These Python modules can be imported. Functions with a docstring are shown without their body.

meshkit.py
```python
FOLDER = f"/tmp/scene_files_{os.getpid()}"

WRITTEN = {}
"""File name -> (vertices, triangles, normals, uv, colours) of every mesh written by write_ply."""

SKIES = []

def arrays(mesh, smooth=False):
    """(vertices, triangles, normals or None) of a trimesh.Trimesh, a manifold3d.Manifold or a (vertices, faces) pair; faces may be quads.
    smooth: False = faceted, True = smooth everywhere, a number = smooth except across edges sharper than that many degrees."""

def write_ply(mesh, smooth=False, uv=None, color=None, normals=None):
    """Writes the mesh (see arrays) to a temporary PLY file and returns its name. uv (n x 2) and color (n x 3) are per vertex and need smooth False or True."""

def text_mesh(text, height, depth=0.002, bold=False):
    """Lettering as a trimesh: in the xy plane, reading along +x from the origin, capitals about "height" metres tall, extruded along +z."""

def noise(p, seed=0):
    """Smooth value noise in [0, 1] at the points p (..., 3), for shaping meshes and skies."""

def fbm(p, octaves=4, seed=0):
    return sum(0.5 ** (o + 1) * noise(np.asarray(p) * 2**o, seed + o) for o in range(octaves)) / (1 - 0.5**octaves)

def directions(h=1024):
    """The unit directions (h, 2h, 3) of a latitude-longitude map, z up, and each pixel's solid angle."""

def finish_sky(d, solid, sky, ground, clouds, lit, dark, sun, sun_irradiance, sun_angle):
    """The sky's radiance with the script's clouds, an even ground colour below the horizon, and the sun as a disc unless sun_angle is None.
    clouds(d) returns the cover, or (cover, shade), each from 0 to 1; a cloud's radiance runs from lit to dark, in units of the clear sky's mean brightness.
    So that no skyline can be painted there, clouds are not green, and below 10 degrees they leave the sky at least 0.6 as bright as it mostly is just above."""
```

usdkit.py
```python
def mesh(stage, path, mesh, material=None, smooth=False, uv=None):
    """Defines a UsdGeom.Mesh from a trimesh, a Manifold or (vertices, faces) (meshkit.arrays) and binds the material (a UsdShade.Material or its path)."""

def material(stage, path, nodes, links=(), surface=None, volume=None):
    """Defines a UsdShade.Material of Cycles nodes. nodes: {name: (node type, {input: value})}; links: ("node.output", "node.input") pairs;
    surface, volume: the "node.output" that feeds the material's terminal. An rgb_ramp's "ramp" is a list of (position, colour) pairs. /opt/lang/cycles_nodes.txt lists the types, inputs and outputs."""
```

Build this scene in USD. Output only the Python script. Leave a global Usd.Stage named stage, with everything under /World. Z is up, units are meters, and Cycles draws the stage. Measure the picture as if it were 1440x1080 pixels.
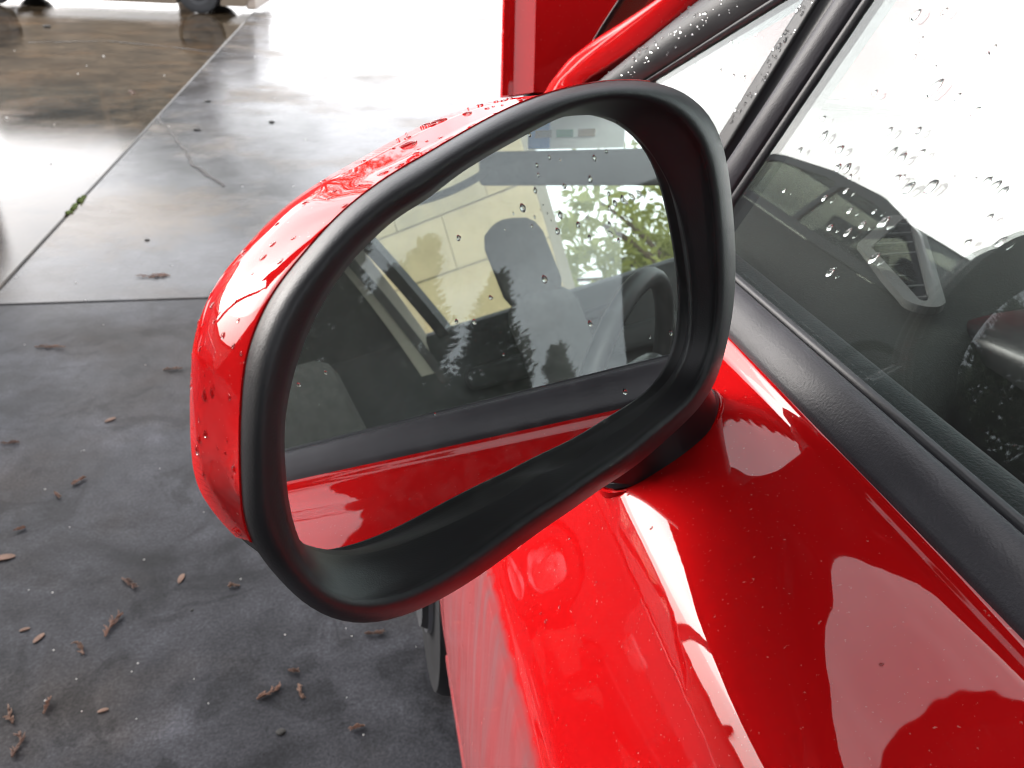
import math, random
import numpy as np, trimesh, usdkit, meshkit
from shapely.geometry import Polygon, Point, box as sbox
from scipy.interpolate import CubicSpline, PchipInterpolator
from scipy.spatial import ConvexHull
from pxr import Usd, UsdGeom, UsdLux, UsdShade, Gf, Sdf

stage = Usd.Stage.CreateInMemory()
UsdGeom.SetStageUpAxis(stage, 'Z'); UsdGeom.SetStageMetersPerUnit(stage, 1.0)
UsdGeom.Xform.Define(stage, '/World'); UsdGeom.Scope.Define(stage, '/World/Looks')
rng = np.random.default_rng(7)

# ------------------------------------------------------------------ camera, sky, sun, exposure
EXPOSURE = 0.75
SKY_STRENGTH, SUN_INT, SUN_ANGLE = 0.15, 0.13, 24.0
SUN_AZ, SUN_EL = math.radians(-49.0), math.radians(21.0)      # azimuth from +y (the car's nose) towards +x
FPX = 1090.0
_y = np.array([-255 / FPX, 640 / FPX, -1.0]); _y /= np.linalg.norm(_y)
_t = math.tan(math.radians(3.3)); _z = np.array([_t, 1, 0.0]); _z[2] = -(_z[0] * _y[0] + _z[1] * _y[1]) / _y[2]; _z /= np.linalg.norm(_z)
M = np.stack([np.cross(_y, _z), _y, _z])                     # camera axes -> world
C = np.array([0.0, 0.0, 1.32])
cam = UsdGeom.Camera.Define(stage, '/World/camera')
mat4 = np.eye(4); mat4[:3, :3] = M.T; mat4[3, :3] = C
cam.AddTransformOp().Set(Gf.Matrix4d(*mat4.ravel().tolist()))
cam.CreateFocalLengthAttr(36.0 * FPX / 1440); cam.CreateHorizontalApertureAttr(36.0); cam.CreateVerticalApertureAttr(27.0)
cam.CreateClippingRangeAttr((0.02, 2000.0)); cam.CreateExposureAttr(EXPOSURE)
cam.CreateFStopAttr(13.0); cam.CreateFocusDistanceAttr(0.50)

sun_dir = np.array([math.sin(SUN_AZ) * math.cos(SUN_EL), math.cos(SUN_AZ) * math.cos(SUN_EL), math.sin(SUN_EL)])
dome = UsdLux.DomeLight.Define(stage, '/World/sky')
skym = usdkit.material(stage, '/World/Looks/sky', {
    'sky': ('sky_texture', {'sky_type': 'single_scattering', 'sun_disc': False, 'sun_elevation': SUN_EL, 'sun_rotation': SUN_AZ, 'aerosol_density': 4.0, 'air_density': 1.0, 'ozone_density': 1.0}),
    'bw': ('rgb_to_bw', {}),
    'grey': ('mix_color', {'blend_type': 'multiply', 'fac': 1.0, 'b': (1.0, 0.985, 1.0), 'use_clamp': False}),
    'tc': ('texture_coordinate', {}),
    'map': ('mapping', {'scale': (1.0, 1.0, 2.2)}),
    'n': ('noise_texture', {'scale': 2.6, 'detail': 5.0, 'roughness': 0.55}),
    'cov': ('rgb_ramp', {'ramp': [(0.0, (0.85,) * 3), (0.45, (1.0,) * 3), (0.62, (1.25,) * 3), (1.0, (1.5,) * 3)]}),
    'veil': ('mix_color', {'blend_type': 'mix', 'fac': 0.76, 'use_clamp': False}),
    'lit': ('mix_color', {'blend_type': 'multiply', 'fac': 1.0, 'use_clamp': False}),
    'base': ('mix_color', {'blend_type': 'add', 'fac': 1.0, 'b': (7.0, 7.1, 7.4), 'use_clamp': False, 'use_clamp_result': False}),
    'bg': ('background_shader', {'strength': SKY_STRENGTH})},
    [('sky.color', 'bw.color'), ('bw.val', 'grey.a'), ('sky.color', 'veil.a'), ('grey.result', 'veil.b'),
     ('tc.generated', 'map.vector'), ('map.vector', 'n.vector'), ('n.fac', 'cov.fac'),
     ('veil.result', 'base.a'), ('base.result', 'lit.a'), ('cov.color', 'lit.b'), ('lit.result', 'bg.color')], surface='bg.background')
UsdShade.MaterialBindingAPI.Apply(dome.GetPrim()).Bind(skym)
dome.GetPrim().SetCustomDataByKey('kind', 'structure')
sun = UsdLux.DistantLight.Define(stage, '/World/sun')
sun.CreateIntensityAttr(SUN_INT); sun.CreateAngleAttr(SUN_ANGLE); sun.CreateNormalizeAttr(True); sun.CreateColorAttr(Gf.Vec3f(1.0, 0.97, 0.92))
_zz = sun_dir; _xx = np.cross([0, 0, 1], _zz); _xx /= np.linalg.norm(_xx); _yy = np.cross(_zz, _xx)
ms = np.eye(4); ms[0, :3], ms[1, :3], ms[2, :3] = _xx, _yy, _zz
sun.AddTransformOp().Set(Gf.Matrix4d(*ms.ravel().tolist()))

# ------------------------------------------------------------------ pixel rays used as a measuring aid
def ray(u, v): return M @ np.array([(u - 720) / FPX, -(v - 540) / FPX, -1.0])
def on(u, v, p, n): d = ray(u, v); return C + d * (np.dot(np.asarray(p) - C, n) / np.dot(d, n))
def onz(u, v, z=0.0): d = ray(u, v); return C + d * (z - C[2]) / d[2]
def ony(u, v, y): d = ray(u, v); return C + d * y / d[1]

# ------------------------------------------------------------------ scene helpers
used = {}
def numbered(parent, name):
    k = (parent, name); used[k] = used.get(k, 0) + 1
    return name if used[k] == 1 else f'{name}_{used[k] - 1:03d}'
def ppath(parent): return '/World' if parent is None else str(parent.GetPath())
def tag(p, label=None, cat=None, group=None, kind=None):
    for k, v in (('label', label), ('category', cat), ('group', group), ('kind', kind)):
        if v: p.SetCustomDataByKey(k, v)
    return p
def obj(name, m, mat, parent=None, smooth=40, **kw):
    path = ppath(parent) + '/' + numbered(ppath(parent), name)
    g = usdkit.mesh(stage, path, m, mat, smooth=smooth).GetPrim()
    return tag(g, **kw)
def thing(name, loc=(0, 0, 0), rotz=0.0, **kw):
    x = UsdGeom.Xform.Define(stage, '/World/' + numbered('/World', name))
    x.AddTranslateOp().Set(Gf.Vec3d(*map(float, loc)))
    x.AddRotateZOp().Set(math.degrees(rotz))
    return tag(x.GetPrim(), **kw)
def dup(src, loc, rotz=0.0, scale=1.0, rot=None, **kw):
    x = UsdGeom.Xform.Define(stage, '/World/' + numbered('/World', kw.pop('name')))
    p = x.GetPrim(); p.GetReferences().AddInternalReference(src.GetPath()); p.SetInstanceable(True)
    x.ClearXformOpOrder()
    t = np.eye(4)
    if rot is not None: t[:3, :3] = rot
    else:
        c, s = math.cos(rotz), math.sin(rotz); t[:3, :3] = np.array([[c, s, 0], [-s, c, 0], [0, 0, 1]])
    t[:3, :3] *= np.asarray(scale).reshape(-1, 1) if np.ndim(scale) else scale
    t[3, :3] = loc
    x.AddTransformOp(opSuffix='place').Set(Gf.Matrix4d(*t.ravel().tolist()))
    return tag(p, **kw)
def cat(ms): return trimesh.util.concatenate([m if isinstance(m, trimesh.Trimesh) else trimesh.Trimesh(*m, process=False) for m in ms])
def box(x0, x1, y0, y1, z0, z1):
    m = trimesh.creation.box((x1 - x0, y1 - y0, z1 - z0)); m.apply_translation(((x0 + x1) / 2, (y0 + y1) / 2, (z0 + z1) / 2)); return m
def rbox(x0, x1, y0, y1, z0, z1, r=0.02, n=2):
    import manifold3d as mf
    s = mf.Manifold.sphere(r, 12)
    pts = [s.translate((x, y, z)) for x in (x0 + r, x1 - r) for y in (y0 + r, y1 - r) for z in (z0 + r, z1 - r)]
    q = mf.Manifold.batch_hull(pts).to_mesh(); return trimesh.Trimesh(q.vert_properties[:, :3], q.tri_verts, process=False)
def hull_spheres(items, seg=16):
    import manifold3d as mf
    q = mf.Manifold.batch_hull([mf.Manifold.sphere(r, seg).translate(tuple(map(float, p))) for p, r in items]).to_mesh()
    return trimesh.Trimesh(q.vert_properties[:, :3], q.tri_verts, process=False)
def grid(P, closed_u=False, closed_v=False, flip=False):
    """P (nu, nv, 3) -> quad surface as a trimesh."""
    nu, nv = P.shape[:2]; idx = np.arange(nu * nv).reshape(nu, nv)
    if closed_u: idx = np.vstack([idx, idx[:1]])
    if closed_v: idx = np.hstack([idx, idx[:, :1]])
    a, b, c, d = idx[:-1, :-1], idx[1:, :-1], idx[1:, 1:], idx[:-1, 1:]
    f = np.vstack([np.stack([a, b, c], -1).reshape(-1, 3), np.stack([a, c, d], -1).reshape(-1, 3)])
    if flip: f = f[:, ::-1]
    return trimesh.Trimesh(P.reshape(-1, 3), f, process=False)
def fan(loop, centre=None, flip=False):
    n = len(loop); c = loop.mean(0) if centre is None else centre
    f = np.array([[i, (i + 1) % n, n] for i in range(n)])
    return trimesh.Trimesh(np.vstack([loop, c]), f[:, ::-1] if flip else f, process=False)
def tube(pts, r, n=8):
    pts = np.asarray(pts, float); r = np.broadcast_to(r, len(pts)); t = np.gradient(pts, axis=0); t /= np.linalg.norm(t, axis=1, keepdims=True)
    up = np.array([0.13, 0.31, 0.94]); rings = []
    for p, q, rr in zip(pts, t, r):
        a = np.cross(q, up); a /= np.linalg.norm(a) + 1e-9; b = np.cross(q, a)
        th = np.linspace(0, 2 * np.pi, n, endpoint=False); rings.append(p + rr * (np.outer(np.cos(th), a) + np.outer(np.sin(th), b)))
    P = np.array(rings); m = grid(P, closed_v=True)
    return cat([m, fan(P[0], flip=False), fan(P[-1], flip=True)])
def solidify(P, thick, nrm):
    """Closed slab from a grid of points, thickened by thick along -nrm (3,) or (nu, nv, 3)."""
    Q = P - np.asarray(nrm) * thick
    nu, nv = P.shape[:2]
    b = np.concatenate([P[0, :], P[1:, -1], P[-1, ::-1][1:], P[::-1, 0][1:-1]]); bq = np.concatenate([Q[0, :], Q[1:, -1], Q[-1, ::-1][1:], Q[::-1, 0][1:-1]])
    m = cat([grid(P), grid(Q, flip=True), grid(np.stack([b, bq]), closed_v=True, flip=False)])
    m.merge_vertices(); trimesh.repair.fix_normals(m); return m
def resample(pts, n):
    pts = np.asarray(pts, float); s = np.r_[0, np.cumsum(np.linalg.norm(np.diff(pts, axis=0), axis=1))]; q = np.linspace(0, s[-1], n)
    return np.stack([np.interp(q, s, pts[:, k]) for k in range(pts.shape[1])], 1)
def spl(pts, n):
    pts = np.asarray(pts, float); s = np.r_[0, np.cumsum(np.linalg.norm(np.diff(pts, axis=0), axis=1))]
    return PchipInterpolator(s, pts)(np.linspace(0, s[-1], n))
def sweep_y(sec, y0, y1, ny=2):
    """Section (n, 2) of x, z swept along y."""
    ys = np.linspace(y0, y1, ny); return np.stack([np.c_[sec[:, 0], np.full(len(sec), y), sec[:, 1]] for y in ys])

# ------------------------------------------------------------------ materials
def L(name): return '/World/Looks/' + name
def plain(name, col, rough=0.5, bump=0.0, bscale=300.0, vary=0.0, vscale=8.0, **kw):
    p = {'base_color': col, 'roughness': rough, **kw}; nodes, links = {'p': ('principled_bsdf', p)}, []
    if bump or vary: nodes['tc'] = ('texture_coordinate', {})
    if bump:
        nodes['bn'] = ('noise_texture', {'scale': bscale, 'detail': 3.0}); nodes['b'] = ('bump', {'strength': bump, 'distance': 0.001})
        links += [('tc.object', 'bn.vector'), ('bn.fac', 'b.height'), ('b.normal', 'p.normal')]
    if vary:
        nodes['vn'] = ('noise_texture', {'scale': vscale, 'detail': 4.0}); c = np.array(col)
        nodes['vr'] = ('rgb_ramp', {'ramp': [(0.25, tuple(c * (1 - vary))), (0.75, tuple(np.minimum(c * (1 + vary), 1)))]})
        links += [('tc.object', 'vn.vector'), ('vn.fac', 'vr.fac'), ('vr.color', 'p.base_color')]
    return usdkit.material(stage, L(name), nodes, links, surface='p.BSDF')

def make_paint(name, col, dusty=False):
    nodes = {'p': ('principled_bsdf', {'base_color': col, 'roughness': 0.5, 'specular_ior_level': 0.0, 'coat_weight': 0.80, 'coat_roughness': 0.02, 'coat_ior': 1.45}),
             'tc': ('texture_coordinate', {}), 'n': ('noise_texture', {'scale': 14.0, 'detail': 3.0}), 'b': ('bump', {'strength': 0.09, 'distance': 0.002}),
             'sp': ('noise_texture', {'scale': 420.0, 'detail': 2.0}), 'spr': ('rgb_ramp', {'ramp': [(0.70, (0, 0, 0)), (0.76, (1, 1, 1))]}),
             'spk': ('mix_color', {'blend_type': 'mix', 'a': col, 'b': (0.55, 0.30, 0.26)}), 'spm': ('math', {'math_type': 'multiply', 'value2': 0.35})}
    links = [('tc.object', 'n.vector'), ('n.fac', 'b.height'), ('b.normal', 'p.coat_normal'), ('tc.object', 'sp.vector'), ('sp.fac', 'spr.fac'), ('spr.color', 'spm.value1'), ('spm.value', 'spk.fac'), ('spk.result', 'p.base_color')]
    if dusty:   # road film thrown up by the wheels: on everything below the door's crease, streaked downwards
        nodes.update({'sx': ('separate_xyz', {}), 'mp': ('mapping', {'scale': (60.0, 60.0, 5.0)}), 'st': ('noise_texture', {'scale': 1.0, 'detail': 4.0}),
                      'wob': ('math', {'math_type': 'multiply_add', 'value2': 0.012, 'value3': -0.006}), 'zz': ('math', {'math_type': 'add'}),
                      'mr': ('map_range', {'from_min': 0.800, 'from_max': 0.806, 'to_min': 1.0, 'to_max': 0.0, 'clamp': True}),
                      'sr': ('rgb_ramp', {'ramp': [(0.30, (0.45,) * 3), (0.5, (0.62,) * 3), (0.68, (0.80,) * 3)]}),
                      'spot': ('noise_texture', {'scale': 38.0, 'detail': 2.0}), 'spotr': ('rgb_ramp', {'ramp': [(0.27, (0.0,) * 3), (0.31, (1.0,) * 3)]}),
                      'f1': ('math', {'math_type': 'multiply'}), 'f2': ('math', {'math_type': 'multiply'}),
                      'mix': ('mix_color', {'blend_type': 'mix', 'b': (0.15, 0.088, 0.092)}),
                      'cw': ('map_range', {'from_min': 0.0, 'from_max': 1.0, 'to_min': 1.0, 'to_max': 0.25})})
        links.remove(('spk.result', 'p.base_color'))
        links += [('tc.object', 'sx.vector'), ('tc.object', 'mp.vector'), ('mp.vector', 'st.vector'), ('st.fac', 'wob.value1'), ('sx.z', 'zz.value1'), ('wob.value', 'zz.value2'),
                  ('zz.value', 'mr.value'), ('st.fac', 'sr.fac'), ('tc.object', 'spot.vector'), ('spot.fac', 'spotr.fac'), ('mr.result', 'f1.value1'), ('sr.color', 'f1.value2'),
                  ('f1.value', 'f2.value1'), ('spotr.color', 'f2.value2'), ('f2.value', 'mix.fac'), ('spk.result', 'mix.a'), ('mix.result', 'p.base_color'),
                  ('f2.value', 'cw.value'), ('cw.result', 'p.coat_weight')]
    return usdkit.material(stage, L(name), nodes, links, surface='p.BSDF')
RED = (0.385, 0.004, 0.005)
paint = make_paint('red_paint', RED); paint_dusty = make_paint('red_paint_dusty', RED, True)
plastic = plain('black_plastic', (0.010, 0.010, 0.011), 0.40, bump=0.22, bscale=1100, vary=0.4, vscale=18, specular_ior_level=0.42)
plastic_smooth = plain('black_plastic_smooth', (0.006, 0.006, 0.007), 0.30, bump=0.05, bscale=200)
trim = plain('moulding_plastic', (0.034, 0.0325, 0.037), 0.37, bump=0.25, bscale=500, vary=0.2, vscale=25, specular_ior_level=0.3)
rubber = plain('rubber', (0.010, 0.010, 0.012), 0.42, bump=0.1, bscale=400)
grain = plain('grained_trim', (0.009, 0.013, 0.014), 0.55, bump=1.0, bscale=420, vary=0.15, specular_ior_level=0.25)
dashm = plain('dashboard_skin', (0.022, 0.0235, 0.019), 0.65, bump=0.8, bscale=420, vary=0.25, vscale=5, specular_ior_level=0.12)
dark_int = plain('dark_interior', (0.018, 0.020, 0.022), 0.6, bump=0.3, bscale=300, vary=0.3, vscale=6)
cloth = plain('seat_cloth', (0.034, 0.034, 0.034), 0.85, bump=0.9, bscale=350, vary=0.35, vscale=40)
cream = plain('cream_lining', (0.30, 0.29, 0.25), 0.8, bump=0.2, bscale=300, vary=0.06)
white_card = plain('white_card', (0.80, 0.80, 0.80), 0.5)
blue_card = plain('blue_print', (0.06, 0.22, 0.60), 0.5)
grey_print = plain('grey_print', (0.16, 0.16, 0.17), 0.5); green_print = plain('green_print', (0.05, 0.22, 0.12), 0.5); tan_print = plain('tan_print', (0.30, 0.22, 0.14), 0.5)
chrome = usdkit.material(stage, L('wheel_metal'), {'p': ('principled_bsdf', {'base_color': (0.55, 0.55, 0.57), 'metallic': 1.0, 'roughness': 0.28})}, surface='p.BSDF')
tyre_m = plain('tyre_rubber', (0.014, 0.014, 0.015), 0.55, bump=0.4, bscale=120, vary=0.4, vscale=6)
mirror_m = usdkit.material(stage, L('mirror_silver'), {
    'g': ('glossy_bsdf', {'color': (0.80, 0.81, 0.80), 'roughness': 0.0}), 'd': ('diffuse_bsdf', {'color': (0.30, 0.30, 0.29)}),
    'tc': ('texture_coordinate', {}), 'n': ('noise_texture', {'scale': 55.0, 'detail': 5.0, 'roughness': 0.7}), 'r': ('rgb_ramp', {'ramp': [(0.50, (0.006,) * 3), (0.70, (0.05,) * 3), (0.78, (0.18,) * 3)]}),
    'm': ('mix_closure', {})}, [('tc.object', 'n.vector'), ('n.fac', 'r.fac'), ('r.color', 'm.fac'), ('g.BSDF', 'm.closure1'), ('d.BSDF', 'm.closure2')], surface='m.closure')
def pane(name, tint=(0.93, 0.96, 0.95), film=0.006):
    # thin clear pane: Schlick reflection at each face, light passes
    return usdkit.material(stage, L(name), {
        'geo': ('geometry', {}), 'dot': ('vector_math', {'math_type': 'dot_product'}), 'abs': ('math', {'math_type': 'absolute'}), 'inv': ('math', {'math_type': 'subtract', 'value1': 1.0}),
        'pw': ('math', {'math_type': 'power', 'value2': 5.0}), 'f': ('math', {'math_type': 'multiply_add', 'value2': 0.95, 'value3': 0.050}),
        't': ('transparent_bsdf', {'color': tint}), 'g': ('glossy_bsdf', {'color': (0.93, 0.985, 1.0), 'roughness': 0.0}), 'd': ('diffuse_bsdf', {'color': (0.6, 0.6, 0.58)}),
        'm': ('mix_closure', {}), 'm2': ('mix_closure', {'fac': film})},
        [('geo.normal', 'dot.vector1'), ('geo.incoming', 'dot.vector2'), ('dot.value', 'abs.value1'), ('abs.value', 'inv.value2'), ('inv.value', 'pw.value1'), ('pw.value', 'f.value1'),
         ('f.value', 'm.fac'), ('t.BSDF', 'm.closure1'), ('g.BSDF', 'm.closure2'), ('m.closure', 'm2.closure1'), ('d.BSDF', 'm2.closure2')], surface='m2.closure')
glass = pane('window_glass'); tinted = pane('tinted_glass', (0.35, 0.38, 0.38)); screen_glass = pane('windscreen_glass', (0.80, 0.86, 0.84)); hatch_glass = pane('hatch_glass', (0.62, 0.64, 0.60))
water = usdkit.material(stage, L('rain_water'), {'g': ('glass_bsdf', {'color': (1, 1, 1), 'roughness': 0.0, 'IOR': 1.33})}, surface='g.BSDF')

# wet concrete
def concrete(name, base, brown=0.3, wet=0.5, shift=0.0, spec=0.3, rs=1.0, rust=None):
    b = np.array(base); nodes = {
        'geo': ('geometry', {}), 'mp': ('mapping', {'location': (shift, shift * 0.7, 0)}),
        'n1': ('noise_texture', {'scale': 0.9, 'detail': 5.0, 'roughness': 0.6}), 'n2': ('noise_texture', {'scale': 7.0, 'detail': 7.0, 'roughness': 0.7}), 'n3': ('noise_texture', {'scale': 150.0, 'detail': 5.0, 'roughness': 0.7}),
        'n4': ('noise_texture', {'scale': 1.7, 'detail': 6.0, 'roughness': 0.62, 'distortion': 0.8}), 'pit': ('voronoi_texture', {'scale': 95.0, 'randomness': 1.0}), 'pitr': ('rgb_ramp', {'ramp': [(0.0, (0.25,) * 3), (0.11, (0.35,) * 3), (0.16, (1.0,) * 3)]}),
        'pm': ('noise_texture', {'scale': 3.0, 'detail': 3.0}), 'pmr': ('rgb_ramp', {'ramp': [(0.48, (0,) * 3), (0.60, (0.8,) * 3)]}), 'pitmix': ('mix_color', {'blend_type': 'multiply'}),
        'c1': ('rgb_ramp', {'ramp': [(0.3, tuple(b * 0.55)), (0.5, tuple(b)), (0.72, tuple(b * 1.6))]}),
        'br': ('mix_color', {'blend_type': 'mix', 'b': tuple(b * np.array([1.5, 1.08, 0.62]))}), 'brf': ('rgb_ramp', {'ramp': [(0.5, (0,) * 3), (0.66, (brown,) * 3)]}),
        'dk': ('mix_color', {'blend_type': 'multiply', 'fac': 1.0}), 'dkr': ('rgb_ramp', {'ramp': [(0.34, (0.42,) * 3), (0.46, (0.9,) * 3), (0.54, (1.1,) * 3), (0.66, (1.7,) * 3), (1.0, (1.9,) * 3)]}),
        'fg': ('mix_color', {'blend_type': 'multiply', 'fac': 0.75}), 'fgr': ('rgb_ramp', {'ramp': [(0.32, (0.45,) * 3), (0.5, (0.95,) * 3), (0.68, (1.7,) * 3)]}),
        'rr': ('rgb_ramp', {'ramp': [(0.36, (0.05 * rs,) * 3), (0.52, (0.16 * rs,) * 3), (0.70, (0.34 * rs,) * 3)]}), 'radd': ('math', {'math_type': 'add', 'value2': 0.4 * (1 - wet)}),
        'r4': ('math', {'math_type': 'multiply_add', 'value2': 0.30 * rs, 'value3': -0.15 * rs}), 'rsum': ('math', {'math_type': 'add', 'use_clamp': True}),
        'bs': ('math', {'math_type': 'multiply', 'value2': 0.55}), 'bsum': ('math', {'math_type': 'add'}), 'bump': ('bump', {'strength': (0.16 + 0.35 * (1 - wet)) * rs, 'distance': 0.004}),
        'n5': ('noise_texture', {'scale': 4.2, 'detail': 7.0, 'roughness': 0.68, 'distortion': 1.2}), 'st': ('rgb_ramp', {'ramp': [(0.40, (0.42,) * 3), (0.46, (0.80,) * 3), (0.52, (1.0,) * 3)]}), 'stm': ('mix_color', {'blend_type': 'multiply', 'fac': 0.85}),
        'p': ('principled_bsdf', {'specular_ior_level': spec})}
    links = [('geo.position', 'mp.vector')] + [('mp.vector', f'{k}.vector') for k in ('n1', 'n2', 'n3', 'n4', 'n5', 'pit', 'pm')] + \
        [('n2.fac', 'c1.fac'), ('n1.fac', 'brf.fac'), ('c1.color', 'br.a'), ('brf.color', 'br.fac'), ('br.result', 'dk.a'), ('n4.fac', 'dkr.fac'), ('dkr.color', 'dk.b'),
         ('dk.result', 'stm.a'), ('n5.fac', 'st.fac'), ('st.color', 'stm.b'), ('stm.result', 'fg.a'), ('n3.fac', 'fgr.fac'), ('fgr.color', 'fg.b'), ('fg.result', 'pitmix.a'), ('pit.distance', 'pitr.fac'), ('pitr.color', 'pitmix.b'), ('pm.fac', 'pmr.fac'), ('pmr.color', 'pitmix.fac'),
         ('n1.fac', 'rr.fac'), ('rr.color', 'radd.value1'), ('n4.fac', 'r4.value1'), ('radd.value', 'rsum.value1'), ('r4.value', 'rsum.value2'), ('rsum.value', 'p.roughness'),
         ('n3.fac', 'bs.value1'), ('n2.fac', 'bsum.value1'), ('bs.value', 'bsum.value2'), ('bsum.value', 'bump.height'), ('bump.normal', 'p.normal')]
    if rust:
        nodes.update({'rd': ('vector_math', {'math_type': 'distance', 'vector2': (rust[0], rust[1], 0.0)}), 'rn': ('math', {'math_type': 'multiply_add', 'value2': 0.9, 'value3': -0.45}), 'ra': ('math', {'math_type': 'add'}),
                      'rf': ('map_range', {'from_min': rust[2] * .35, 'from_max': rust[2], 'to_min': 0.75, 'to_max': 0.0, 'clamp': True}), 'rmix': ('mix_color', {'blend_type': 'mix', 'b': (0.085, 0.060, 0.036)})})
        links += [('geo.position', 'rd.vector1'), ('rd.value', 'ra.value1'), ('n2.fac', 'rn.value1'), ('rn.value', 'ra.value2'), ('ra.value', 'rf.value'), ('rf.result', 'rmix.fac'), ('pitmix.result', 'rmix.a'), ('rmix.result', 'p.base_color')]
    else: links.append(('pitmix.result', 'p.base_color'))
    return usdkit.material(stage, L(name), nodes, links, surface='p.BSDF')
conc_light = concrete('wet_concrete_pale', (0.030, 0.030, 0.032), 0.9, 0.95, 0.0, 0.26, 1.0, (-1.15, 4.15, .62))
conc_brown = concrete('wet_concrete_brown', (0.022, 0.016, 0.010), 0.8, 1.0, 3.0, 0.24, 0.45)
conc_dark = concrete('wet_concrete_dark', (0.038, 0.0385, 0.044), 0.5, 0.4, 5.0, 0.13)
dirt = plain('joint_dirt', (0.022, 0.020, 0.017), 0.7, bump=0.5, bscale=90)
far_ground = concrete('wet_yard', (0.05,0.047,0.044), 0.5, 0.8, 9.0)

# ------------------------------------------------------------------ ground: slabs with open joints
g = trimesh.Trimesh([[-250, -250, -.03], [250, -250, -.03], [250, 250, -.03], [-250, 250, -.03]], [[0, 1, 2], [0, 2, 3]], process=False)
ground = obj('ground', g, far_ground, smooth=False, kind='structure')
JX, JY = [-12.2, -6.8, -1.385, 4.1, 9.5], [-7.0, -2.2, 3.07, 13.75, 24.0]
def slab(x0, x1, y0, y1):
    j, c = 0.005, 0.006
    a = np.array([[x0 + j, y0 + j], [x1 - j, y0 + j], [x1 - j, y1 - j], [x0 + j, y1 - j]]); ctr = a.mean(0); inn = a - np.sign(a - ctr) * c
    r0, r1, r2 = np.c_[a, [-.029] * 4], np.c_[a, [-c] * 4], np.c_[inn, [0.0] * 4]
    P = np.stack([r0, r1, r2]); m = grid(P, closed_v=True); return cat([m, trimesh.Trimesh(r2, [[0, 1, 2], [0, 2, 3]], process=False)])
paving = thing('pavement', kind='structure')
slabs = {}
for i in range(len(JX) - 1):
    for k in range(len(JY) - 1):
        m_ = conc_light if (i, k) == (2, 2) else conc_brown if k >= 2 and i < 2 else conc_dark if k < 2 else conc_light
        slabs[i, k] = obj('concrete_slab', slab(JX[i], JX[i + 1], JY[k], JY[k + 1]), m_, paving, smooth=False)
dm = []
for x in JX: dm.append(box(x - .006, x + .006, JY[0], JY[-1], -.0285, -.009))
for y in JY: dm.append(box(JX[0], JX[-1], y - .006, y + .006, -.0280, -.0085))
obj('joint_filler', cat(dm), dirt, paving, smooth=False)
def crack(slab_prim, px, w=0.006):
    pts = np.array([onz(u, v)[:2] for u, v in px]); pts = resample(pts, 60)
    nz = (meshkit.fbm(np.c_[pts * 9, np.zeros(60)], 3) - .5)[:, None] * .05; d = np.gradient(pts, axis=0); d /= np.linalg.norm(d, axis=1, keepdims=True); nn = np.c_[-d[:, 1], d[:, 0]]
    pts = pts + nn * nz; ww = w * (0.4 + meshkit.noise(np.c_[pts * 14, np.ones(60)]))[:, None]
    obj('crack', grid(np.stack([np.c_[pts + nn * ww, [.004] * 60], np.c_[pts - nn * ww, [.004] * 60]])), dirt, slab_prim, smooth=False)
crack(slabs[2, 2], [(222, 165), (262, 215), (270, 232), (318, 262)], 0.010)
crack(slabs[2, 2], [(395, 36), (520, 40), (640, 46), (716, 50)], 0.02)
crack(slabs[1, 2], [(40, 60), (150, 58), (240, 66), (330, 78)], 0.018)

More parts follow.
